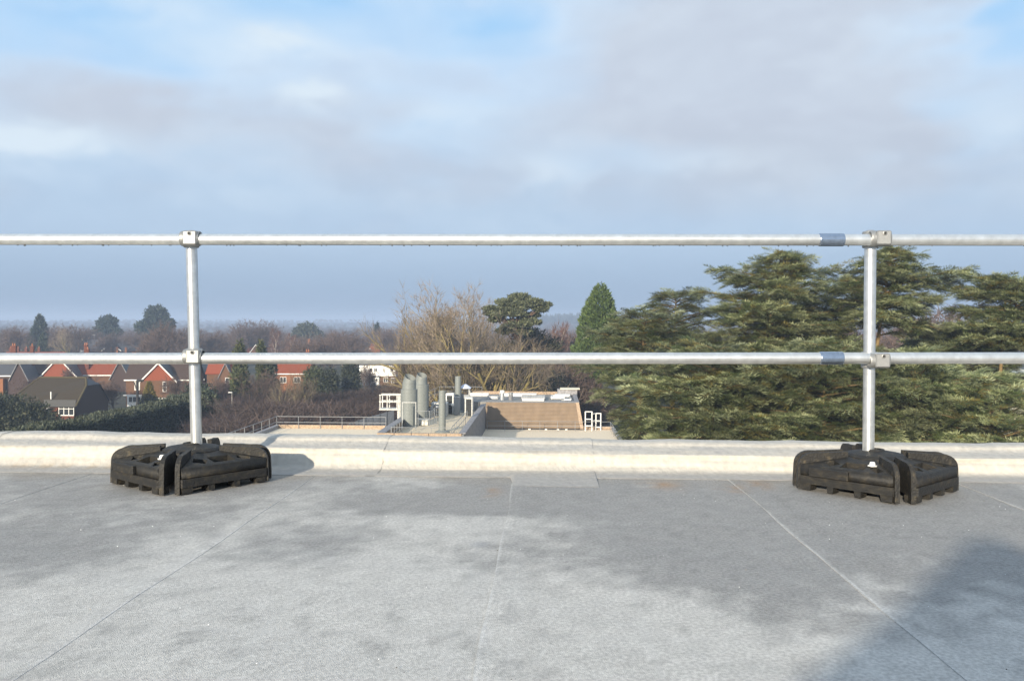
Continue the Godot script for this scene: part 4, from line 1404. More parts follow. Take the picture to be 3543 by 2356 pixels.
	# street lamp and pole
	o = thing("street_lamp", "grey street lamp with white head before the left cypress", "street lamp", foot(533, 128))
	var lp := Geo.new()
	lp.tube([Vector3(0, 0, 0), Vector3(0, 5.3, 0)], [0.11, 0.07], 8)
	part(o, "column", lp, M.concrete)
	lp = Geo.new()
	lp.cbox(Transform3D(Basis(), Vector3(-0.25, 5.35, 0)), Vector3(0.6, 0.13, 0.28), 0.04)
	part(o, "lamp_head", lp, M.white)
	o = thing("dark_pole", "dark post with a short crossarm in front of the gable house", "pole", foot(314.5, 140))
	lp = Geo.new()
	lp.tube([Vector3(0, 0, 0), Vector3(0, 6.3, 0)], [0.24, 0.2], 8)
	part(o, "shaft", lp, M.dark)
	lp = Geo.new()
	lp.tube([Vector3(0, 4.4, 0), Vector3(-0.5, 5.9, 0), Vector3(-0.75, 6.0, 0)], [0.08, 0.07, 0.07], 6)
	lp.tube([Vector3(0, 6.2, 0), Vector3(1.0, 6.25, 0)], [0.3, 0.16], 6)
	part(o, "crossarm", lp, M.dark)

# ---------------------------------------------------------------- ground and hills
func land(x: float, z: float) -> float:
	var d := Vector2(x, z).length()
	var h := 17.0 * smoothstep(1300.0, 2800.0, d) * (0.75 + 0.5 * hill.get_noise_2d(x * 0.35, z * 0.35))
	return GROUND + h + 20.0 * exp(-pow((x - 70.0) / 190.0, 2) - pow((z + 1650.0) / 300.0, 2))

var hill := noise(91, 0.0022, 3)

func make_land() -> void:
	var g := []
	var cols := []
	var tone := noise(92, 0.02, 4)
	for i in 70:
		var row := PackedVector3Array()
		var cr := PackedColorArray()
		for j in 90:
			var z := 300.0 - pow(i / 69.0, 1.7) * 4300.0
			var x := lerpf(-2900, 2700, j / 89.0)
			row.append(Vector3(x, land(x, z), z))
			var t := clampf(0.5 + tone.get_noise_2d(x, z), 0, 1)
			cr.append(lc(0.9, 0.85, 0.8).lerp(lc(0.9, 1.3, 0.7), t) if z > -600.0 else lc(0.75, 0.7, 0.75) * (0.7 + 0.4 * t))
		g.append(row)
		cols.append(cr)
	var geo := Geo.new()
	geo.sheet(g, cols)
	structure("ground", geo, M.ground)

# ---------------------------------------------------------------- trees
# one bare branch and all that grows from it
func grow(w: Geo, t: Geo, p: Vector3, d: Vector3, length: float, rad: float, level: int, rng: RandomNumberGenerator, o: Dictionary) -> void:
	var pts := [p]
	var rs := [rad]
	var segs := 3 if level < 2 else 2
	var cur := p
	var dir := d
	for k in segs:
		dir = (dir + Vector3(rng.randf_range(-1, 1), rng.randf_range(-0.5, 1.0) * o.lift, rng.randf_range(-1, 1)) * o.bend).normalized()
		cur += dir * length / segs
		pts.append(cur)
		rs.append(rad * lerpf(1.0, 0.55, float(k + 1) / segs))
	var col: Color = o.wood.lerp(o.twig, clampf(level / 3.5, 0, 1))
	w.tube(pts, rs, 6 if level == 0 else (4 if level == 1 else 3), col * rng.randf_range(0.85, 1.15), false)
	if level >= o.levels:
		for k in o.twigs:
			var a: Vector3 = pts[1].lerp(pts[segs], rng.randf())
			var e: Vector3 = (dir + Vector3(rng.randf_range(-1, 1), rng.randf_range(-0.6, 1.0), rng.randf_range(-1, 1)) * 0.95).normalized()
			var l: float = o.twig_len * rng.randf_range(0.6, 1.4)
			var s: Vector3 = e.cross(Vector3(rng.randf() - 0.5, rng.randf() - 0.5, rng.randf() - 0.5)).normalized() * o.twig_w
			var tc: Color = o.twig * rng.randf_range(0.7, 1.35)
			t.face(a - s, a + s, a + e * l, tc)
		return
	var n: int = o.kids[level]
	var az := rng.randf() * TAU
	for k in n:
		var f := lerpf(o.first if level == 0 else 0.3, 1.0, (k + rng.randf() * 0.7) / n)
		var fi := f * segs
		var i0 := mini(int(fi), segs - 1)
		var at_: Vector3 = pts[i0].lerp(pts[i0 + 1], fi - i0)
		az += 2.4 + rng.randf_range(-0.4, 0.4)
		var side := dir.cross(Vector3(cos(az), 0.1, sin(az))).normalized()
		var ang: float = o.angle * rng.randf_range(0.7, 1.3)
		var nd := (dir * cos(ang) + side * sin(ang) + Vector3(0, o.lift * 0.12, 0)).normalized()
		grow(w, t, at_, nd, length * o.ratio * rng.randf_range(0.75, 1.2) * (1.15 - f * 0.25), lerpf(rs[i0], rs[i0 + 1], fi - i0) * 0.62, level + 1, rng, o)

func bare_shape(sd: int, o: Dictionary) -> Array:
	var rng := RandomNumberGenerator.new()
	rng.seed = sd
	var w := Geo.new()
	var t := Geo.new()
	for k in o.stems:
		var d := Vector3(0, 1, 0)
		if o.stems > 1:
			var a: float = TAU * k / o.stems + rng.randf()
			d = Vector3(cos(a) * o.fan, 1.0, sin(a) * o.fan).normalized()
		grow(w, t, Vector3(0, 0, 0), d, o.trunk * rng.randf_range(0.85, 1.1), o.rad, 0, rng, o)
	return [w, t]

# a crown of many small leaf faces spread through a few ellipsoids: [centre, radii]
func leaves(g: Geo, lumps: Array, n: int, size: float, a: Color, b: Color, rng: RandomNumberGenerator, lean := 0.0, shell := 0.4) -> void:
	var vol := 0.0
	for l in lumps:
		vol += pow(l[1].x * l[1].y * l[1].z, 0.667)
	for l in lumps:
		var m := int(n * pow(l[1].x * l[1].y * l[1].z, 0.667) / vol)
		for k in m:
			var d := Vector3(rng.randfn(), rng.randfn(), rng.randfn()).normalized()
			var r := pow(rng.randf(), shell) * (0.9 + 0.22 * sin(d.x * 7.0 + d.y * 5.0 + l[0].x) * cos(d.z * 6.0 + l[0].y * 2.0))
			var p: Vector3 = l[0] + d * r * l[1]
			var u := Vector3(rng.randfn(), rng.randfn(), rng.randfn()).normalized()
			var out := (d + u * 0.8 + Vector3(0, lean, 0)).normalized()
			var s := out.cross(u).normalized()
			var z := size * rng.randf_range(0.55, 1.35)
			var c := a.lerp(b, rng.randf() * rng.randf())
			g.face(p - s * z * 0.42, p + s * z * 0.42, p + out * z * 1.2, c)

func cone_leaves(g: Geo, h0: float, h1: float, r: float, n: int, size: float, a: Color, b: Color, rng: RandomNumberGenerator, sharp := 0.85) -> void:
	for k in n:
		var t := 1.0 - sqrt(rng.randf())
		var az := rng.randf() * TAU
		var lobe := 0.82 + 0.18 * sin(az * 5.0 + t * 19.0) * cos(t * 31.0 + az * 2.0)
		var rr := r * pow(1.0 - t, sharp) * lobe * pow(rng.randf(), 0.22)
		var d := Vector3(cos(az), 0, sin(az))
		var p := d * rr + Vector3(0, lerpf(h0, h1, t), 0)
		var out := (d * 0.7 + Vector3(rng.randfn() * 0.35, 0.75 + rng.randfn() * 0.3, rng.randfn() * 0.35)).normalized()
		var s := out.cross(Vector3(rng.randfn(), rng.randfn(), rng.randfn())).normalized()
		var z := size * rng.randf_range(0.6, 1.4)
		g.face(p - s * z * 0.35, p + s * z * 0.35, p + out * z * 1.3, a.lerp(b, rng.randf() * rng.randf()))

func evergreen(called: String, label: String, px: float, dep: float, h: float, build: Callable, group := "") -> Node3D:
	var o := thing(called, label, "tree", foot(px, dep), 0, group)
	var rng := RandomNumberGenerator.new()
	rng.seed = int(px * 13 + dep)
	var w := Geo.new()
	w.tube([Vector3.ZERO, Vector3(0.05, h * 0.5, 0), Vector3(0, h * 0.9, 0)], [0.02 * h, 0.014 * h, 0.004 * h], 7, lc(0.10, 0.075, 0.055) if called != "umbrella_pine" else lc(0.25, 0.16, 0.10))
	var c := Geo.new()
	build.call(c, w, rng)
	part(o, "trunk", w, M.bark)
	part(o, "crown", c, M.leaf)
	return o

# ---------------------------------------------------------------- cedars
var spray_meshes := []

func spray(sd: int) -> ArrayMesh:      # a flat fan of needled twigs, about 1.2 m long, pointing along -z
	var g := Geo.new()
	var rng := RandomNumberGenerator.new()
	rng.seed = sd
	for k in 15:
		var t := (k + 0.5) / 15.0
		var side := 1.0 if k % 2 else -1.0
		var root := Vector3(0, 0.05 * sin(t * 3.0) - 0.10 * t * t, -t * 1.0)
		var dir := Vector3(side * (0.95 - t * 0.5), rng.randf_range(-0.12, 0.22), -0.55 - t * 0.5).normalized()
		var L := lerpf(0.62, 0.26, t) * rng.randf_range(0.8, 1.2)
		for m in 6:
			var f := (m + rng.randf()) / 6.0
			var p := root + dir * L * f + Vector3(0, rng.randf_range(-0.02, 0.03), 0)
			var nd := (dir + Vector3(rng.randf_range(-0.6, 0.6), rng.randf_range(-0.15, 0.75), rng.randf_range(-0.6, 0.4))).normalized()
			var s := nd.cross(Vector3(rng.randfn() * 0.4, 1.0, rng.randfn() * 0.4)).normalized() * rng.randf_range(0.013, 0.026)
			var l := rng.randf_range(0.14, 0.32)
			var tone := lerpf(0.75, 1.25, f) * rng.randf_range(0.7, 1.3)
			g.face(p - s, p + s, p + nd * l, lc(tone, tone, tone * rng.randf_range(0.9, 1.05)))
	g.face(Vector3(-0.012, 0, 0), Vector3(0.012, 0, 0), Vector3(0, -0.08, -1.05), lc(0.8, 0.55, 0.4))
	return g.mesh()

# prof: [level, radius] from the lowest whorl to the tip; extra: single limbs [level, length, compass angle]
func cedar(label: String, px: float, dep: float, prof: Array, dense: float, lean: Vector2, sd: int, stems: Array, extra: Array, tone := 1.0) -> void:
	var base := foot(px, dep)
	var o := thing("cedar", label, "tree", base, 0, "cedars beyond the roof on the right")
	var rng := RandomNumberGenerator.new()
	rng.seed = sd
	var top: float = prof[prof.size() - 1][0] - GROUND
	var lo: float = prof[0][0] - GROUND
	var w := Geo.new()
	var trunk_at := func(y: float) -> Vector3:
		var f := clampf(y / top, 0, 1)
		return Vector3(lean.x * f * f, y, lean.y * f * f)
	var bark := lc(0.20, 0.14, 0.06)
	for s in stems:
		var pts := []
		var rs := []
		for k in 7:
			var f := k / 6.0
			var y: float = top * 0.97 * f * s[2]
			var q: Vector3 = trunk_at.call(y)
			pts.append(q + Vector3(s[0] * smoothstep(0.0, 0.6, f), 0, s[1] * f))
			rs.append(s[3] * (1.0 - 0.9 * f))
		w.tube(pts, rs, 8, bark * 1.0)
	part(o, "trunk", w, M.bark)
	var limbs := Geo.new()
	var places := []
	var tints := []
	var list := []
	var y := lo
	var az := rng.randf() * TAU
	while y < top:
		var i := 0
		while i < prof.size() - 2 and prof[i + 1][0] - GROUND < y:
			i += 1
		var f: float = clampf((y - (prof[i][0] - GROUND)) / (prof[i + 1][0] - prof[i][0]), 0, 1)
		var r := lerpf(prof[i][1], prof[i + 1][1], f)
		az += 2.39996
		list.append([y, r * rng.randf_range(0.5, 1.2), az + rng.randf_range(-0.3, 0.3)])
		y += rng.randf_range(0.06, 0.15) / dense
	for e in extra:
		list.append([e[0] - GROUND, e[1], e[2]])
	for b in list:
		var L: float = b[1]
		if L < 0.3:
			continue
		var d := Vector3(cos(b[2]), 0, sin(b[2]))
		var root: Vector3 = trunk_at.call(b[0])
		var high := clampf((b[0] - lo) / (top - lo), 0, 1)
		var rise := rng.randf_range(0.02, 0.30) + 0.25 * high * rng.randf()
		var droop := rng.randf_range(0.10, 0.34) * (1.0 - 0.6 * high)
		var curve := func(t: float) -> Vector3: return root + d * L * t + Vector3(0, L * (rise * t - droop * t * t * 0.8), 0)
		limbs.tube([root, curve.call(0.35), curve.call(0.7), curve.call(0.97)], [0.035 + L * 0.011, 0.025 + L * 0.008, 0.02 + L * 0.004, 0.012], 4, bark * rng.randf_range(0.55, 0.9), false)
		var side := Vector3(-d.z, 0, d.x)
		var n := int(dense * (5.5 + L * 4.1 + L * L * 0.64))
		var pale := rng.randf_range(0.6, 1.35) * tone
		for k in n:
			var t := pow(rng.randf(), 0.62) * 0.98 + 0.02
			var half: float = L * 0.34 * sin(clampf(t, 0.06, 0.97) * PI) + 0.12
			var q := rng.randf_range(-1, 1)
			var p: Vector3 = curve.call(t) + side * q * half + Vector3(0, rng.randf_range(-0.10, 0.10) - absf(q) * half * 0.12, 0)
			var yaw := atan2(-d.x, -d.z) - q * 0.75 + rng.randf_range(-0.45, 0.45)
			var s := rng.randf_range(0.48, 0.95)
			var bs := Basis(Vector3.UP, yaw) * Basis(Vector3.RIGHT, rng.randf_range(-0.40, 0.45)) * Basis(Vector3.BACK, rng.randf_range(-0.4, 0.4))
			places.append(Transform3D(bs.scaled_local(Vector3(s, s, s)), p))
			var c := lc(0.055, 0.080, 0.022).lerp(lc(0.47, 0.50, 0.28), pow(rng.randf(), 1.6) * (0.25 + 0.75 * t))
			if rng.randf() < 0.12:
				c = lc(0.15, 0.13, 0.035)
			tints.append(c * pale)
	part(o, "limbs", limbs, M.bark)
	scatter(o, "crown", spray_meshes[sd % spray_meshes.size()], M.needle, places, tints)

func make_cedars() -> void:
	for k in 3:
		spray_meshes.append(spray(200 + k))
	var lv := func(py: float, dep: float) -> float: return at(1500, py, dep).y
	# back row: crowns that stand against the sky
	cedar("cedar with tall layered crown and peak leaning right, mid right of picture", 1722, 62, [[lv.call(880, 62), 5.8], [lv.call(800, 62), 5.6], [lv.call(720, 62), 4.9], [lv.call(660, 62), 3.9], [lv.call(632, 62), 1.9], [lv.call(610, 62), 1.6], [lv.call(588, 62), 0.7]], 1.35, Vector2(2.4, 0.6), 301, [[0, 0, 1.0, 0.42], [-0.9, 0.4, 0.75, 0.26]], [[lv.call(662, 62), 4.4, PI], [lv.call(612, 62), 2.1, -0.1], [lv.call(648, 62), 4.0, 2.9], [lv.call(684, 62), 5.4, 0.15]])
	cedar("cedar directly behind the right guardrail post with a long bare-tipped right limb", 1993, 60, [[lv.call(748, 60), 3.0], [lv.call(715, 60), 4.3], [lv.call(670, 60), 3.8], [lv.call(640, 60), 2.7], [lv.call(600, 60), 1.6], [lv.call(572, 60), 0.7]], 1.45, Vector2(2.0, -0.5), 302, [[0, 0, 1.0, 0.36], [-0.7, 0.3, 0.85, 0.30]], [[lv.call(655, 60), 5.3, -0.05], [lv.call(663, 60), 4.7, 0.08], [lv.call(770, 60), 2.4, 0.3], [lv.call(650, 60), 4.4, PI], [lv.call(598, 60), 2.2, 0.0], [lv.call(620, 60), 2.6, 0.2], [lv.call(735, 60), 3.6, -0.2]])
	cedar("small dark flat-topped cedar tip above the left shoulder of the cedars", 1548, 70, [[lv.call(850, 70), 5.0], [lv.call(760, 70), 4.4], [lv.call(715, 70), 3.0], [lv.call(690, 70), 2.2], [lv.call(678, 70), 0.9]], 1.1, Vector2(0.3, 0), 303, [[0, 0, 1.0, 0.36]], [], 0.85)
	cedar("cedar at the right edge with a forked yellow trunk showing", 2322, 58, [[lv.call(800, 58), 5.0], [lv.call(745, 58), 4.8], [lv.call(700, 58), 3.6], [lv.call(672, 58), 3.6], [lv.call(645, 58), 1.4]], 1.6, Vector2(0.6, 0), 304, [[-0.7, 0, 1.0, 0.32], [1.1, 0.3, 0.95, 0.30]], [[lv.call(660, 58), 3.4, PI]])
	cedar("grey-green cedar at the left end of the cedar bank, beside the green cone tree", 1466, 60, [[lv.call(1030, 60), 0.4], [lv.call(960, 60), 1.1], [lv.call(905, 60), 2.9], [lv.call(855, 60), 3.7], [lv.call(810, 60), 3.4], [lv.call(760, 60), 2.3], [lv.call(722, 60), 0.8]], 1.15, Vector2(0.6, 0), 305, [[0, 0, 1.0, 0.36]], [], 0.92)
	# front row: skirts that fill the space above the roof edge
	cedar("low spreading cedar just right of the white ladder", 1645, 50, [[-13.4, 4.2], [lv.call(1045, 50), 4.0], [lv.call(940, 50), 4.4], [lv.call(860, 50), 3.8], [lv.call(800, 50), 1.2]], 1.2, Vector2(0, 0), 306, [[0, 0, 1.0, 0.34]], [])
	cedar("low broad cedar with pale forked trunk below the mid rail", 1742, 51, [[-13.4, 4.2], [lv.call(1050, 51), 5.2], [lv.call(960, 51), 4.8], [lv.call(890, 51), 3.6], [lv.call(845, 51), 1.6]], 1.2, Vector2(0, 0), 307, [[-0.8, 0.4, 1.05, 0.32], [0.2, 0.2, 1.08, 0.36]], [])
	cedar("low broad cedar left of the foot of the right guardrail post", 1900, 49, [[-13.4, 4.2], [lv.call(1050, 49), 5.2], [lv.call(930, 49), 4.8], [lv.call(850, 49), 3.4], [lv.call(792, 49), 1.0]], 1.2, Vector2(0, 0), 308, [[0, 0, 1.0, 0.34]], [])
	cedar("low broad cedar right of the foot of the right guardrail post", 2110, 50, [[-13.4, 4.2], [lv.call(1055, 50), 5.2], [lv.call(940, 50), 4.8], [lv.call(870, 50), 3.6], [lv.call(815, 50), 1.0]], 1.2, Vector2(0, 0), 309, [[0, 0, 1.0, 0.34]], [], 1.25)
	cedar("low cedar at the lower right corner before the ribbed building", 2285, 47, [[-13.4, 4.2], [lv.call(1060, 47), 5.0], [lv.call(980, 47), 4.4], [lv.call(925, 47), 2.8], [lv.call(895, 47), 1.0]], 1.2, Vector2(0, 0), 310, [[0, 0, 1.0, 0.34]], [], 1.2)
	cedar("mid-height cedar filling the dip between the two tallest cedars", 1868, 64, [[lv.call(930, 64), 4.8], [lv.call(830, 64), 4.4], [lv.call(760, 64), 3.4], [lv.call(715, 64), 1.2]], 1.3, Vector2(0, 0), 311, [[0, 0, 1.0, 0.3]], [], 0.95)
	cedar("mid-height cedar below the gap right of the post cedar", 2215, 63, [[lv.call(940, 63), 5.0], [lv.call(860, 63), 4.6], [lv.call(790, 63), 3.4], [lv.call(755, 63), 1.4]], 1.3, Vector2(0, 0), 312, [[0, 0, 1.0, 0.3]], [], 0.95)

# ---------------------------------------------------------------- everything else that grows
var bare := {}

func make_bare_kinds() -> void:
	var round_ := {"stems": 1, "fan": 0.0, "trunk": 4.2, "rad": 0.26, "levels": 4, "kids": [7, 5, 4, 4], "first": 0.45, "angle": 0.75, "ratio": 0.72, "bend": 0.22, "lift": 0.5, "twigs": 8, "twig_len": 0.8, "twig_w": 0.027, "wood": lc(0.10, 0.08, 0.06), "twig": lc(0.115, 0.08, 0.066)}
	var tall := round_.merged({"trunk": 7.5, "rad": 0.24, "kids": [9, 5, 4, 3], "first": 0.3, "angle": 0.55, "ratio": 0.55, "lift": 0.8, "wood": lc(0.30, 0.25, 0.09), "twig": lc(0.24, 0.19, 0.14), "twig_w": 0.013}, true)
	var fan := round_.merged({"stems": 7, "fan": 0.42, "twig_w": 0.014, "trunk": 6.0, "rad": 0.21, "levels": 3, "kids": [5, 5, 4], "first": 0.25, "angle": 0.5, "ratio": 0.5, "lift": 0.8, "twigs": 3, "twig_len": 0.9, "wood": lc(0.25, 0.205, 0.07), "twig": lc(0.17, 0.135, 0.10)}, true)
	var pale := fan.merged({"wood": lc(0.17, 0.145, 0.085), "twig": lc(0.125, 0.098, 0.07)}, true)
	var birch := round_.merged({"trunk": 8.0, "rad": 0.17, "kids": [9, 4, 3, 3], "first": 0.25, "angle": 0.6, "ratio": 0.38, "lift": 0.4, "wood": lc(0.55, 0.47, 0.40), "twig": lc(0.15, 0.085, 0.07), "twigs": 6}, true)
	var bush := round_.merged({"stems": 9, "fan": 0.7, "trunk": 2.0, "rad": 0.05, "levels": 2, "kids": [6, 5], "first": 0.2, "angle": 0.7, "ratio": 0.6, "lift": 0.5, "twigs": 8, "twig_len": 0.6, "twig_w": 0.013, "wood": lc(0.08, 0.062, 0.05), "twig": lc(0.075, 0.054, 0.048)}, true)
	for q in [["round", round_, 3], ["tall", tall, 2], ["fan", fan, 3], ["pale", pale, 2], ["birch", birch, 1], ["bush", bush, 3]]:
		bare[q[0]] = []
		for k in q[2]:
			var s := bare_shape(400 + k * 17 + q[0].length() * 101, q[1])
			var h := 0.0
			for p in s[1].v:
				h = maxf(h, p.y)
			var both := Geo.new()
			both.add(s[0], Transform3D())
			both.add(s[1], Transform3D())
			bare[q[0]].append({"wood": s[0].mesh(), "twigs": s[1].mesh(), "both": both.mesh(), "h": h})

func bare_tree(kind: String, k: int, px: float, top_py: float, dep: float, wide: float, label: String, group: String, called := "bare_tree", ground_y := GROUND) -> void:
	var pr: Dictionary = bare[kind][k % bare[kind].size()]
	var p := foot(px, dep, ground_y)
	var hh: float = (at(px, top_py, dep).y - ground_y) * 1.07
	var o := thing(called, label, "tree" if called != "bare_shrub" else "shrub", p, px * 0.37, group)
	var s: float = hh / pr.h
	for q in [["trunk", pr.wood], ["crown", pr.twigs]]:
		var m := MeshInstance3D.new()
		m.name = q[0]
		m.mesh = q[1]
		m.material_override = M.bark
		m.scale = Vector3(s * wide, s, s * wide)
		o.add_child(m, true)

func make_growth() -> void:
	make_bare_kinds()
	var dk := lc(0.018, 0.032, 0.022)
	var dk2 := lc(0.045, 0.065, 0.04)
	# evergreens on the skyline, left to right
	evergreen("spruce", "pointed dark blue-green spruce at the far left above the rail", 90, 330, 15.0, func(c, w, rng): cone_leaves(c, 1.0, at(90, 724, 330).y - GROUND, 6.6, 6500, 0.8, dk, dk2, rng, 0.8))
	evergreen("yew", "small greener conifer in front of the pointed spruce", 97, 300, 9.0, func(c, w, rng): cone_leaves(c, 1.0, at(97, 768, 300).y - GROUND, 3.2, 2600, 0.6, lc(0.03, 0.045, 0.02), lc(0.07, 0.08, 0.03), rng))
	evergreen("holm_oak", "dark domed evergreen left of the tall two-domed one", 247, 400, 17.0, func(c, w, rng):
		leaves(c, [[Vector3(0, 14.5, 0), Vector3(5.0, 4.4, 5.0)], [Vector3(-4.2, 11.5, 0), Vector3(3.2, 2.2, 3)], [Vector3(4.6, 11.0, 1), Vector3(2.6, 1.8, 3)], [Vector3(0, 9.5, 0), Vector3(4.8, 3.0, 4)]], 7000, 0.85, dk, dk2, rng))
	evergreen("holm_oak", "tall dark evergreen with two domes left of the left guardrail post", 352, 380, 22.0, func(c, w, rng):
		leaves(c, [[Vector3(1.6, 18.8, 0), Vector3(5.4, 4.4, 5)], [Vector3(4.8, 14.4, 0), Vector3(4.8, 3.2, 4)], [Vector3(-3.8, 13.0, 0), Vector3(4.4, 3.4, 4)], [Vector3(0, 9.5, 0), Vector3(7.0, 3.6, 5)], [Vector3(7.6, 15.8, 0), Vector3(2.0, 1.4, 2)], [Vector3(-2.0, 16.2, 0), Vector3(2.4, 2.0, 2.5)]], 10000, 0.85, dk, dk2, rng))
	evergreen("round_evergreen", "rounded grey-green tree on the skyline left of centre", 706, 420, 15.0, func(c, w, rng):
		leaves(c, [[Vector3(0, 11.5, 0), Vector3(6.0, 4.2, 5)], [Vector3(-3.5, 9.0, 0), Vector3(4.2, 3.2, 4)], [Vector3(3.5, 8.5, 0), Vector3(5.2, 3.4, 4)]], 6000, 0.9, lc(0.045, 0.058, 0.035), lc(0.085, 0.085, 0.05), rng))
	evergreen("young_pine", "thin dark pine tip on the skyline left of the big bare trees", 868, 430, 14.0, func(c, w, rng): cone_leaves(c, 6.0, at(868, 742, 430).y - GROUND, 2.6, 1400, 0.9, dk, dk2, rng))
	evergreen("far_pine", "dark round pine seen through the big bare trees", 1024, 240, 14.0, func(c, w, rng):
		leaves(c, [[Vector3(0, 15.2, 0), Vector3(3.0, 2.4, 3)], [Vector3(-2.2, 13.2, 0), Vector3(2.6, 1.6, 3)], [Vector3(1.6, 12.4, 0), Vector3(3.0, 1.6, 3)]], 3600, 0.55, dk, dk2, rng))
	# cypresses right of the left post
	var cy1 := lc(0.045, 0.06, 0.02)
	var cy2 := lc(0.13, 0.125, 0.04)
	evergreen("cypress", "tall olive-green columnar cypress right of the left guardrail post", 552, 140, 13.0, func(c, w, rng):
		leaves(c, [[Vector3(0, 5.2, 0), Vector3(1.7, 4.8, 1.7)], [Vector3(-0.1, 9.5, 0), Vector3(1.05, 3.6, 1.05)], [Vector3(0.4, 2.4, 0), Vector3(1.9, 2.4, 1.9)]], 7500, 0.34, cy1, cy2, rng, 0.7))
	evergreen("cypress", "narrower cypress right of the tall columnar one", 600, 150, 13.0, func(c, w, rng):
		leaves(c, [[Vector3(0, 9.6, 0), Vector3(0.85, 3.2, 0.85)], [Vector3(0.1, 6.2, 0), Vector3(0.95, 3.2, 0.95)]], 3600, 0.34, cy1, cy2, rng, 0.7))
	evergreen("dark_yew", "dark green dense tree close behind the narrower cypress", 616, 158, 10.0, func(c, w, rng):
		leaves(c, [[Vector3(0, 7.2, 0), Vector3(1.7, 2.8, 1.7)], [Vector3(0.1, 4.0, 0), Vector3(1.9, 3.0, 1.9)]], 4200, 0.36, lc(0.022, 0.035, 0.016), lc(0.05, 0.06, 0.025), rng, 0.5))
	evergreen("golden_conifer", "small golden-yellow conifer before the gable house", 342, 148, 5.0, func(c, w, rng):
		cone_leaves(c, 2.0, 5.6, 1.35, 2600, 0.30, lc(0.13, 0.11, 0.015), lc(0.30, 0.23, 0.03), rng, 0.8)
		leaves(c, [[Vector3(0.2, 1.7, 0), Vector3(1.9, 1.5, 1.5)]], 2200, 0.30, lc(0.02, 0.032, 0.014), lc(0.05, 0.06, 0.025), rng, 0.4))
	evergreen("dark_laurel", "round dark laurel right of the left post, below the orange roof", 457, 132, 4.0, func(c, w, rng):
		leaves(c, [[Vector3(0, 4.6, 0), Vector3(2.6, 2.2, 2)], [Vector3(1.2, 2.8, 0), Vector3(2.8, 2.6, 2)]], 5200, 0.30, lc(0.018, 0.03, 0.016), lc(0.04, 0.05, 0.024), rng))
	# ivy-covered trees left of the white terrace
	for q in [[722, 150, 8.2, "broad ivy-clad green tree left of the white terrace"], [757, 146, 8.0, "dark ivy-clad tree next to the broad green one"], [806, 160, 8.8, "dark narrow ivy-covered tree just left of the white terrace"]]:
		evergreen("ivy_tree", q[3], q[0], q[1], q[2], func(c, w, rng):
			var g: bool = q[0] < 730
			var a: Color = lc(0.04, 0.055, 0.02) if g else lc(0.02, 0.028, 0.015)
			var b: Color = lc(0.10, 0.105, 0.04) if g else lc(0.055, 0.06, 0.028)
			var wd := 2.1 if g else 1.7
			leaves(c, [[Vector3(0, q[2] * 0.72, 0), Vector3(wd * 1.1, q[2] * 0.3, wd)], [Vector3(0.3, q[2] * 0.4, 0), Vector3(wd * 1.15, q[2] * 0.34, wd)], [Vector3(-0.6, q[2] * 0.25, 0), Vector3(wd * 0.9, q[2] * 0.25, wd)]], 5200, 0.34, a, b, rng, 0.2), "ivy-clad trees by the white terrace")
	evergreen("holly", "nearly black holly tree left of the cedars below the mid rail", 1288, 119, 8.0, func(c, w, rng):
		leaves(c, [[Vector3(0, 6.6, 0), Vector3(1.8, 2.6, 1.8)], [Vector3(0.3, 3.6, 0), Vector3(2.1, 3.0, 2)]], 5600, 0.28, lc(0.012, 0.018, 0.012), lc(0.028, 0.034, 0.02), rng))
	evergreen("cone_conifer", "bright green cone-shaped conifer left of the cedars", 1382, 125, 20.0, func(c, w, rng): cone_leaves(c, 8.0, at(1386, 652, 125).y - GROUND + 0.1, 5.6, 36000, 0.30, lc(0.045, 0.078, 0.018), lc(0.15, 0.20, 0.045), rng, 0.62))
	# umbrella pine
	evergreen("umbrella_pine", "flat-topped pine with bare trunk right of the big bare trees", 1190, 128, 14.0, func(c, w, rng):
		var b := at(1190, 745, 128).y - GROUND
		var s := 128.0 / 2000.0
		var lumps := []
		for q in [[1195, 684, 28, 9], [1165, 697, 26, 8], [1232, 696, 24, 8], [1130, 711, 20, 6], [1160, 712, 24, 7], [1200, 704, 34, 10], [1245, 711, 20, 8], [1257, 702, 14, 6], [1190, 722, 26, 8], [1225, 726, 20, 7], [1150, 726, 22, 6], [1128, 722, 16, 5], [1142, 736, 22, 5], [1165, 762, 24, 7], [1205, 764, 22, 7], [1205, 748, 26, 6], [1172, 752, 18, 6], [1212, 738, 22, 7], [1178, 742, 18, 7], [1235, 742, 14, 5]]:
			var ct := Vector3((q[0] - 1190) * s, b + (745 - q[1]) * s, rng.randf_range(-1.6, 1.6))
			lumps.append([ct, Vector3(q[2] * s, q[3] * s * 0.9, q[2] * s * 0.9)])
			w.tube([Vector3(0, b - 2.2, 0), Vector3(ct.x * 0.5, ct.y - 1.2, ct.z * 0.5), ct], [0.16, 0.11, 0.05], 5, lc(0.13, 0.085, 0.06))
		leaves(c, lumps, 26000, 0.30, lc(0.055, 0.068, 0.032), lc(0.22, 0.23, 0.13), rng, 0.5, 0.5))
	evergreen("dark_pine", "dark olive evergreen low beneath the flat-topped pine", 1222, 136, 12.0, func(c, w, rng):
		leaves(c, [[Vector3(0, 13.2, 0), Vector3(3.0, 2.0, 2.5)], [Vector3(2.6, 11.6, 0), Vector3(2.8, 2.2, 2.5)], [Vector3(-3.0, 11.2, 0), Vector3(2.8, 2.0, 2.5)], [Vector3(0, 8.0, 0), Vector3(4.2, 3.4, 3)]], 9000, 0.32, lc(0.03, 0.036, 0.018), lc(0.085, 0.08, 0.04), rng, 0.3))
	# the big bare trees in the middle
	var grp := "big yellowish bare trees behind the flues"
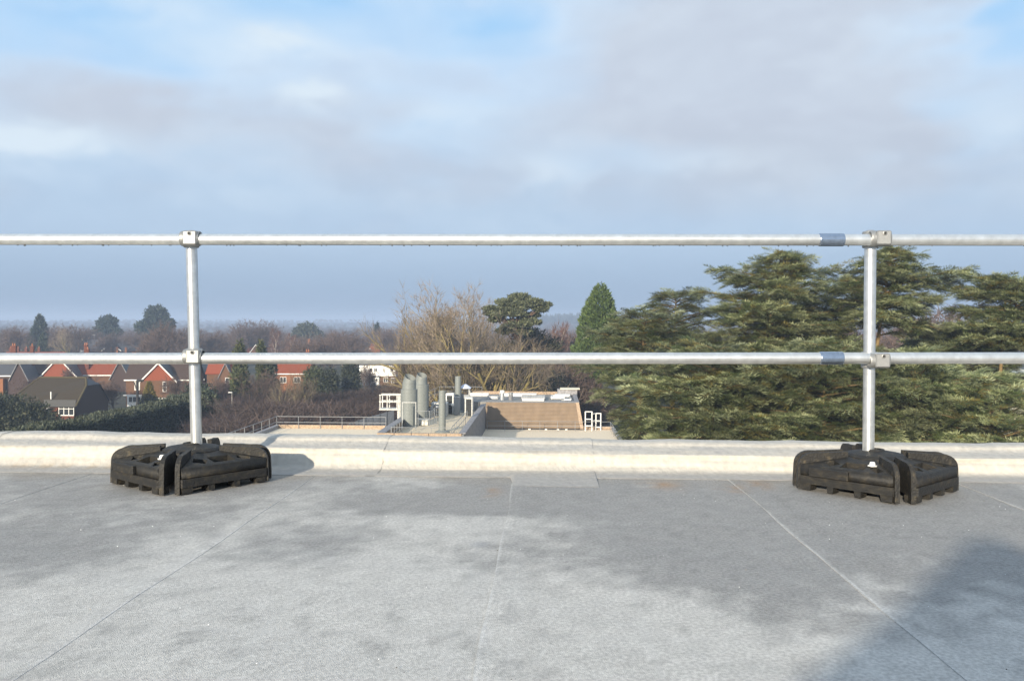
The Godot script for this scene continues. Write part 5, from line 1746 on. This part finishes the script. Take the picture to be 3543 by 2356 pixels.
	for q in [["tall", 0, 1062, 655, 118, 0.95, "tallest yellowish bare tree, highest twigs on the skyline"], ["fan", 0, 1008, 672, 122, 0.80, "many-stemmed bare tree left of the tallest bare tree"], ["fan", 1, 978, 708, 126, 0.62, "fan-shaped bare tree at the left of the big bare group"], ["tall", 1, 1100, 668, 145, 0.70, "bare tree with fine twigs touching the left of the flat-topped pine"], ["fan", 2, 1085, 720, 122, 0.9, "yellow-stemmed bare tree low behind the thick flues"], ["fan", 0, 1150, 752, 120, 1.15, "bushy yellow-brown bare tree under the flat-topped pine"], ["fan", 1, 1215, 765, 126, 1.2, "bushy bare tree right below the flat-topped pine"], ["round", 0, 1262, 752, 150, 0.9, "brown bare tree between the pine and the green cone conifer"], ["birch", 0, 1292, 745, 160, 0.6, "thin pale-stemmed birch left of the green cone conifer"], ["fan", 2, 1000, 775, 122, 0.9, "low tangled bare tree just right of the white terrace"], ["round", 1, 1030, 760, 140, 1.1, "brown rounded bare tree behind the yellow stems"], ["round", 2, 1310, 738, 190, 1.0, "misty bare tree at the gap left of the green cone conifer"], ["fan", 1, 1050, 790, 120, 1.25, "spreading yellow bare shrub-tree right of the thick flues"], ["fan", 0, 1120, 800, 119, 1.2, "spreading yellow bare tree behind the back slim flue"], ["fan", 2, 1190, 805, 122, 1.3, "tangled bare tree above the brown louvred screen"], ["fan", 0, 1255, 812, 124, 1.2, "tangled bare tree left of the black holly"], ["round", 2, 1325, 800, 121, 0.8, "dull bare tree between black holly and cedars"]]:
		bare_tree(q[0], q[1], q[2], q[3], q[4], q[5], q[6], grp)
	# bare trees over the left half, behind and between the houses
	grp = "bare trees among the houses"
	for q in [["round", 0, 12, 752, 330, 1.0, "bare tree at the far left edge of the skyline"], ["round", 1, 45, 748, 300, 0.8, "dark-stemmed bare tree left of the pointed spruce"], ["round", 2, 140, 742, 330, 0.9, "bare tree right of the pointed spruce"], ["round", 0, 178, 745, 310, 0.9, "rounded bare tree above the blue slate roof"], ["tall", 0, 160, 752, 280, 0.9, "upright bare tree left of the blue slate roof"], ["round", 1, 215, 752, 390, 1.1, "misty bare tree beneath the dark domed evergreen"], ["round", 2, 262, 762, 330, 1.2, "low bare tree behind the white-edged gable"], ["round", 0, 300, 760, 350, 1.2, "bare tree between the two dark evergreens"], ["round", 1, 388, 738, 250, 0.95, "pale bare tree just left of the left guardrail post"], ["round", 2, 362, 762, 240, 0.9, "olive-brown bare tree below the two-domed evergreen"], ["round", 0, 420, 748, 290, 0.9, "bare tree hidden partly by the left guardrail post"], ["round", 1, 470, 760, 320, 1.3, "low bare tree right of the left guardrail post"], ["round", 2, 515, 758, 300, 1.2, "bare tree left of the tall cypress tip"], ["round", 0, 560, 735, 330, 1.15, "large domed reddish bare tree above the cypress tips"], ["round", 1, 612, 738, 340, 0.9, "grey domed bare tree right of the reddish dome"], ["birch", 0, 625, 758, 260, 0.7, "white-stemmed birch above the mid rail, left of centre"], ["birch", 0, 660, 768, 255, 0.7, "pinkish birch between the white birch and the chimney gable"], ["round", 2, 655, 768, 300, 1.2, "bare tree behind the pinkish birch"], ["round", 0, 745, 762, 290, 1.3, "olive bare tree right of the chimney gable"], ["round", 1, 790, 762, 270, 1.2, "brown bare tree above the ivy trees"], ["round", 2, 822, 758, 300, 1.1, "dark bare tree left of the far red roof"], ["round", 0, 890, 752, 400, 1.2, "misty bare tree behind the far red roof"], ["round", 1, 910, 755, 330, 1.2, "bare tree between far red roof and the big bare group"], ["round", 2, 770, 768, 235, 1.2, "low brown bare tree over the ivy trees"], ["round", 0, 690, 775, 230, 1.1, "dull bare tree over the dull red roof"],
		["pale", 0, 655, 850, 128, 0.75, "pale many-stemmed bare tree before the dull red roof"], ["pale", 1, 690, 845, 126, 0.65, "pale forked bare tree right of the dull red roof's wall"], ["round", 1, 215, 862, 150, 1.1, "reddish bare tree above the mossy roof's right end"], ["round", 2, 262, 868, 146, 0.9, "dark bare tree beside the dark gable wall of the bungalow"], ["round", 0, 415, 864, 150, 1.0, "purple-brown bare tree right of the orange-red gable"], ["round", 1, 432, 880, 142, 0.9, "thin bare sapling tangle beside the left guardrail post"], ["round", 0, 592, 852, 140, 0.9, "dark bare tree in front of the narrower cypress"], ["round", 2, 512, 862, 150, 1.0, "bare tree left of the tall cypress"], ["round", 1, 838, 838, 170, 0.7, "dark slim bare tree before the left end of the white terrace"], ["pale", 0, 950, 850, 150, 0.6, "yellowish bare shrub-tree at the right end of the white terrace"], ["round", 0, 65, 868, 150, 0.9, "dark bare tree before the steep dark gable"], ["round", 2, 150, 836, 176, 0.5, "thin bare tree across the red tile-hung gable"]]:
		bare_tree(q[0], q[1], q[2], q[3], q[4], q[5], q[6], grp)
	# misty bare trees right, between the cedars
	for q in [["round", 0, 2135, 705, 150, 1.2, "misty pinkish bare tree in the gap right of the post cedar"], ["round", 1, 2185, 700, 165, 1.2, "misty bare tree in the gap left of the edge cedar"], ["round", 2, 2085, 735, 130, 1.1, "brownish bare tree below the gap beside the post cedar"], ["round", 1, 1960, 730, 170, 1.2, "misty bare tree glimpsed through the post cedar"]]:
		bare_tree(q[0], q[1], q[2], q[3], q[4], q[5], q[6], "misty bare trees behind the cedars")
	evergreen("cypress_bush", "olive-green bush in the gap beside the post cedar", 2118, 95, 9.0, func(c, w, rng):
		leaves(c, [[Vector3(0, 13.0, 0), Vector3(2.2, 2.2, 2)], [Vector3(0, 9.5, 0), Vector3(2.8, 3, 2)]], 4200, 0.3, lc(0.05, 0.06, 0.02), lc(0.11, 0.105, 0.04), rng))
	# shrubs
	grp = "bare shrubs at the foot of the left trees"
	for q in [[560, 905, 112, 1.5, "dark purple bare shrub right of the hedge end"], [640, 905, 110, 1.5, "dark bare shrub below the pale many-stemmed tree"], [735, 908, 112, 1.6, "olive bare shrub under the broad ivy tree"], [800, 915, 108, 1.4, "russet-leaved shrub left of the access platform"], [862, 918, 112, 1.3, "pinkish bare shrub right beside the access platform"], [690, 920, 100, 1.8, "wide bare shrub above the left railing's middle"], [600, 930, 96, 1.8, "wide dark bare shrub above the left railing's corner"], [880, 880, 170, 1.5, "bare shrub before the white terrace doors"]]:
		bare_tree("bush", int(q[0]), q[0], q[1], q[2], q[3], q[4], grp, "bare_shrub")
	# thicket nobody could count
	var rng := RandomNumberGenerator.new()
	rng.seed = 93
	for k in 3:
		var places := []
		var tints := []
		for i in 150:
			var p := foot(rng.randf_range(480, 925), rng.randf_range(88, 150))
			var s := rng.randf_range(0.9, 1.5)
			places.append(Transform3D(Basis(Vector3.UP, rng.randf() * TAU).scaled(Vector3(s * 1.5, s, s * 1.5)), p))
			var b := rng.randf_range(0.42, 0.8)
			tints.append(lc(b, b * rng.randf_range(0.88, 1.0), b * rng.randf_range(0.8, 1.1)))
		for i in 70:
			var p := foot(rng.randf_range(965, 1340), rng.randf_range(122, 165))
			var s := rng.randf_range(1.2, 2.2)
			places.append(Transform3D(Basis(Vector3.UP, rng.randf() * TAU).scaled(Vector3(s * 1.4, s, s * 1.4)), p))
			var b := rng.randf_range(0.8, 1.2)
			tints.append(lc(b * 1.1, b, b * 0.75))
		var o := scatter(self, "thicket", bare.bush[k].both, M.bark, places, tints)
		o.set_meta("label", ["brown tangle of bare shrubs beyond the left railing", "purplish tangle of bare shrubs beyond the left railing", "dull tangle of bare shrubs beyond the left railing"][k])
		o.set_meta("category", "thicket")
	# scattered far woodland out to the hills
	for k in 3:
		var places := []
		var tints := []
		for i in 1200:
			var d := rng.randf_range(330, 620) if i < 150 else (rng.randf_range(600, 1400) if i < 560 else rng.randf_range(1400, 2900))
			var p := foot(rng.randf_range(-250, 2600), d)
			if k == 0 and i < 150 and p.x > 60:
				p = foot(rng.randf_range(-200, 1400), d)
			p.y = land(p.x, p.z) - 0.3
			var s := rng.randf_range(0.75, 1.25)
			places.append(Transform3D(Basis(Vector3.UP, rng.randf() * TAU).scaled(Vector3(s * 1.15, s * 0.95, s * 1.15)), p))
			var b := rng.randf_range(0.6, 1.05)
			tints.append(lc(b, b * 0.95, b * 0.9))
		var o := scatter(self, "woodland", bare["round"][k].both, M.bark, places, tints)
		o.set_meta("label", ["hazy far woodland of bare trees", "hazy bare woods on the low hills", "faint bare woods at the horizon"][k])
		o.set_meta("category", "woodland")
	var cone := Geo.new()
	cone_leaves(cone, 0.5, 14.0, 3.4, 420, 1.5, lc(0.03, 0.042, 0.028), lc(0.06, 0.07, 0.045), rng)
	var fp := []
	var ft := []
	for i in 520:
		var d := rng.randf_range(1200, 2600) if i > 220 else rng.randf_range(1500, 1720)
		var p := foot(rng.randf_range(-250, 2600) if i > 220 else rng.randf_range(1230, 1440), d)
		p.y = land(p.x, p.z) - 0.3
		var s := rng.randf_range(0.4, 0.8) if i > 220 else rng.randf_range(0.7, 1.15)
		fp.append(Transform3D(Basis(Vector3.UP, rng.randf() * TAU).scaled(Vector3(s, s, s)), p))
		ft.append(Color.WHITE)
	var fw := scatter(self, "conifer_woodland", cone.mesh(), M.leaf, fp, ft)
	fw.set_meta("label", "hazy conifer plantation on the hill left of the green cone tree")
	fw.set_meta("category", "woodland")
	make_hedges()

func hedge_block(o: Node3D, a: Vector3, b: Vector3, h: float, wd: float, n: int, seed_: int) -> void:
	var rng := RandomNumberGenerator.new()
	rng.seed = seed_
	var g := Geo.new()
	var f := noise(seed_, 0.22, 4)
	var along := (b - a)
	var L := along.length()
	var u := along / L
	var s := Vector3(-u.z, 0, u.x)
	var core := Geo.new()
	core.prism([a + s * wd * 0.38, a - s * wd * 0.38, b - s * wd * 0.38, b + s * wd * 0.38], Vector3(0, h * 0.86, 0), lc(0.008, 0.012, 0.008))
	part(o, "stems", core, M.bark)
	for k in n:
		var t := rng.randf() * L
		var q := rng.randf_range(-1, 1)
		var y := rng.randf()
		var out := Vector3.UP
		var hh := h * (1.0 + 0.16 * f.get_noise_1d(t * 1.5))
		var bulge := 1.0 + 0.22 * f.get_noise_2d(t * 2.0, y * 20.0)
		var p: Vector3
		var top := rng.randf() < wd / (wd + h) * 1.4
		if top:
			p = a + u * t + s * q * wd * 0.5 + Vector3(0, hh * (1.0 - q * q * 0.08) + rng.randf_range(-0.25, 0.1), 0)
		else:
			var sd := 1.0 if rng.randf() < 0.75 else -1.0
			if rng.randf() < 0.14:
				p = a + s * q * wd * 0.5 * bulge - u * rng.randf_range(0, 0.4) + Vector3(0, y * hh, 0)
				out = -u
			else:
				p = a + u * t + s * sd * wd * 0.5 * bulge + Vector3(0, y * hh, 0)
				out = s * sd
		var r := Vector3(rng.randfn(), rng.randfn(), rng.randfn()).normalized()
		var d := (out + r * 0.9 + Vector3(0, 0.7, 0)).normalized()
		var w := d.cross(r).normalized()
		var z := rng.randf_range(0.10, 0.30)
		var c := lc(0.012, 0.02, 0.011).lerp(lc(0.055, 0.068, 0.036), rng.randf() * rng.randf())
		if top:
			c = c.lerp(lc(0.15, 0.165, 0.11), rng.randf() * 0.7)  # leaves on top are paler
		g.face(p - w * z * 0.4, p + w * z * 0.4, p + d * z * 1.3, c)
	part(o, "foliage", g, M.leaf)

func make_hedges() -> void:
	var o := thing("conifer_hedge", "long dark conifer hedge with paler top receding beyond the roof edge", "hedge")
	hedge_block(o, Vector3(-47.0, GROUND, -76.0), Vector3(-46.4, GROUND, -116.0), 5.7, 3.2, 46000, 501)
	o = thing("hedge_end_tree", "bushy taller end of the conifer hedge by the left guardrail post", "hedge")
	var rng := RandomNumberGenerator.new()
	rng.seed = 502
	var g := Geo.new()
	o.position = foot(470, 114)
	leaves(g, [[Vector3(-0.2, 5.3, 0), Vector3(2.0, 1.7, 2)], [Vector3(0.2, 2.6, 0), Vector3(2.3, 3.2, 2.4)], [Vector3(-3.6, 4.6, 0), Vector3(2.8, 1.6, 2)], [Vector3(-3.0, 2.4, 1), Vector3(3.0, 2.6, 2)]], 14000, 0.3, lc(0.025, 0.038, 0.02), lc(0.14, 0.155, 0.09), rng, 0.4)
	part(o, "foliage", g, M.leaf)
	g = Geo.new()
	g.tube([Vector3.ZERO, Vector3(0, 5, 0)], [0.2, 0.1], 6, lc(0.08, 0.06, 0.045))
	part(o, "trunk", g, M.bark)
	var k := 0
	for q in [[14, 112, 6.5, 4.2, "dark green shrub at the left edge beyond the roof"], [72, 113, 5.2, 3.4, "olive shrub between the left-edge shrub and the hedge"], [-50, 110, 7.0, 4.0, "tall dark shrub cut by the left edge of the picture"]]:
		var r2 := RandomNumberGenerator.new()
		r2.seed = 510 + k
		k += 1
		o = thing("evergreen_shrub", q[4], "shrub", foot(q[0], q[1]))
		g = Geo.new()
		leaves(g, [[Vector3(0, q[2] * 0.62, 0), Vector3(q[3], q[2] * 0.38, q[3] * 0.8)], [Vector3(q[3] * 0.5, q[2] * 0.35, 1), Vector3(q[3], q[2] * 0.36, q[3] * 0.8)], [Vector3(-q[3] * 0.5, q[2] * 0.3, 1), Vector3(q[3], q[2] * 0.33, q[3] * 0.8)]], 15000, 0.24, lc(0.02, 0.029, 0.014), lc(0.085, 0.085, 0.04), r2, 0.4)
		part(o, "foliage", g, M.leaf)
		g = Geo.new()
		for i in 5:
			g.tube([Vector3(i * 0.3 - 0.6, 0, 0), Vector3(i * 0.8 - 1.6, q[2] * 0.7, 0.3)], [0.08, 0.04], 5, lc(0.08, 0.06, 0.045))
		part(o, "stems", g, M.bark)

func _ready() -> void:
	make_light()
	make_materials()
	make_land()
	make_roof()
	make_parapet()
	make_shadow_caster()
	make_wing()
	make_town()
	make_growth()
	make_cedars()
	make_guardrail()
	var left := atz(451.5, 1100, -3.75)
	var right := atz(2001, 1100, -3.75)
	make_weight("black moulded rubber weight under the left post, casting a shadow on the upstand", Vector3(left.x - 0.018, 0.006, -3.75), deg_to_rad(7), 601, [[-0.075, 0, 0.175, 0.125]])
	make_weight("black moulded rubber weight under the right post, in front of the cedars", Vector3(right.x + 0.025, 0.006, -3.75), deg_to_rad(-1), 602, [[-0.075, 0, 0.185, 0.125]])
	make_weight("black moulded rubber weight beyond the left edge of the picture", Vector3(-4.24, 0.006, -3.75), 0.1, 603, [])
	make_weight("black moulded rubber weight beyond the right edge of the picture", Vector3(4.42, 0.006, -3.75), -0.1, 604, [])
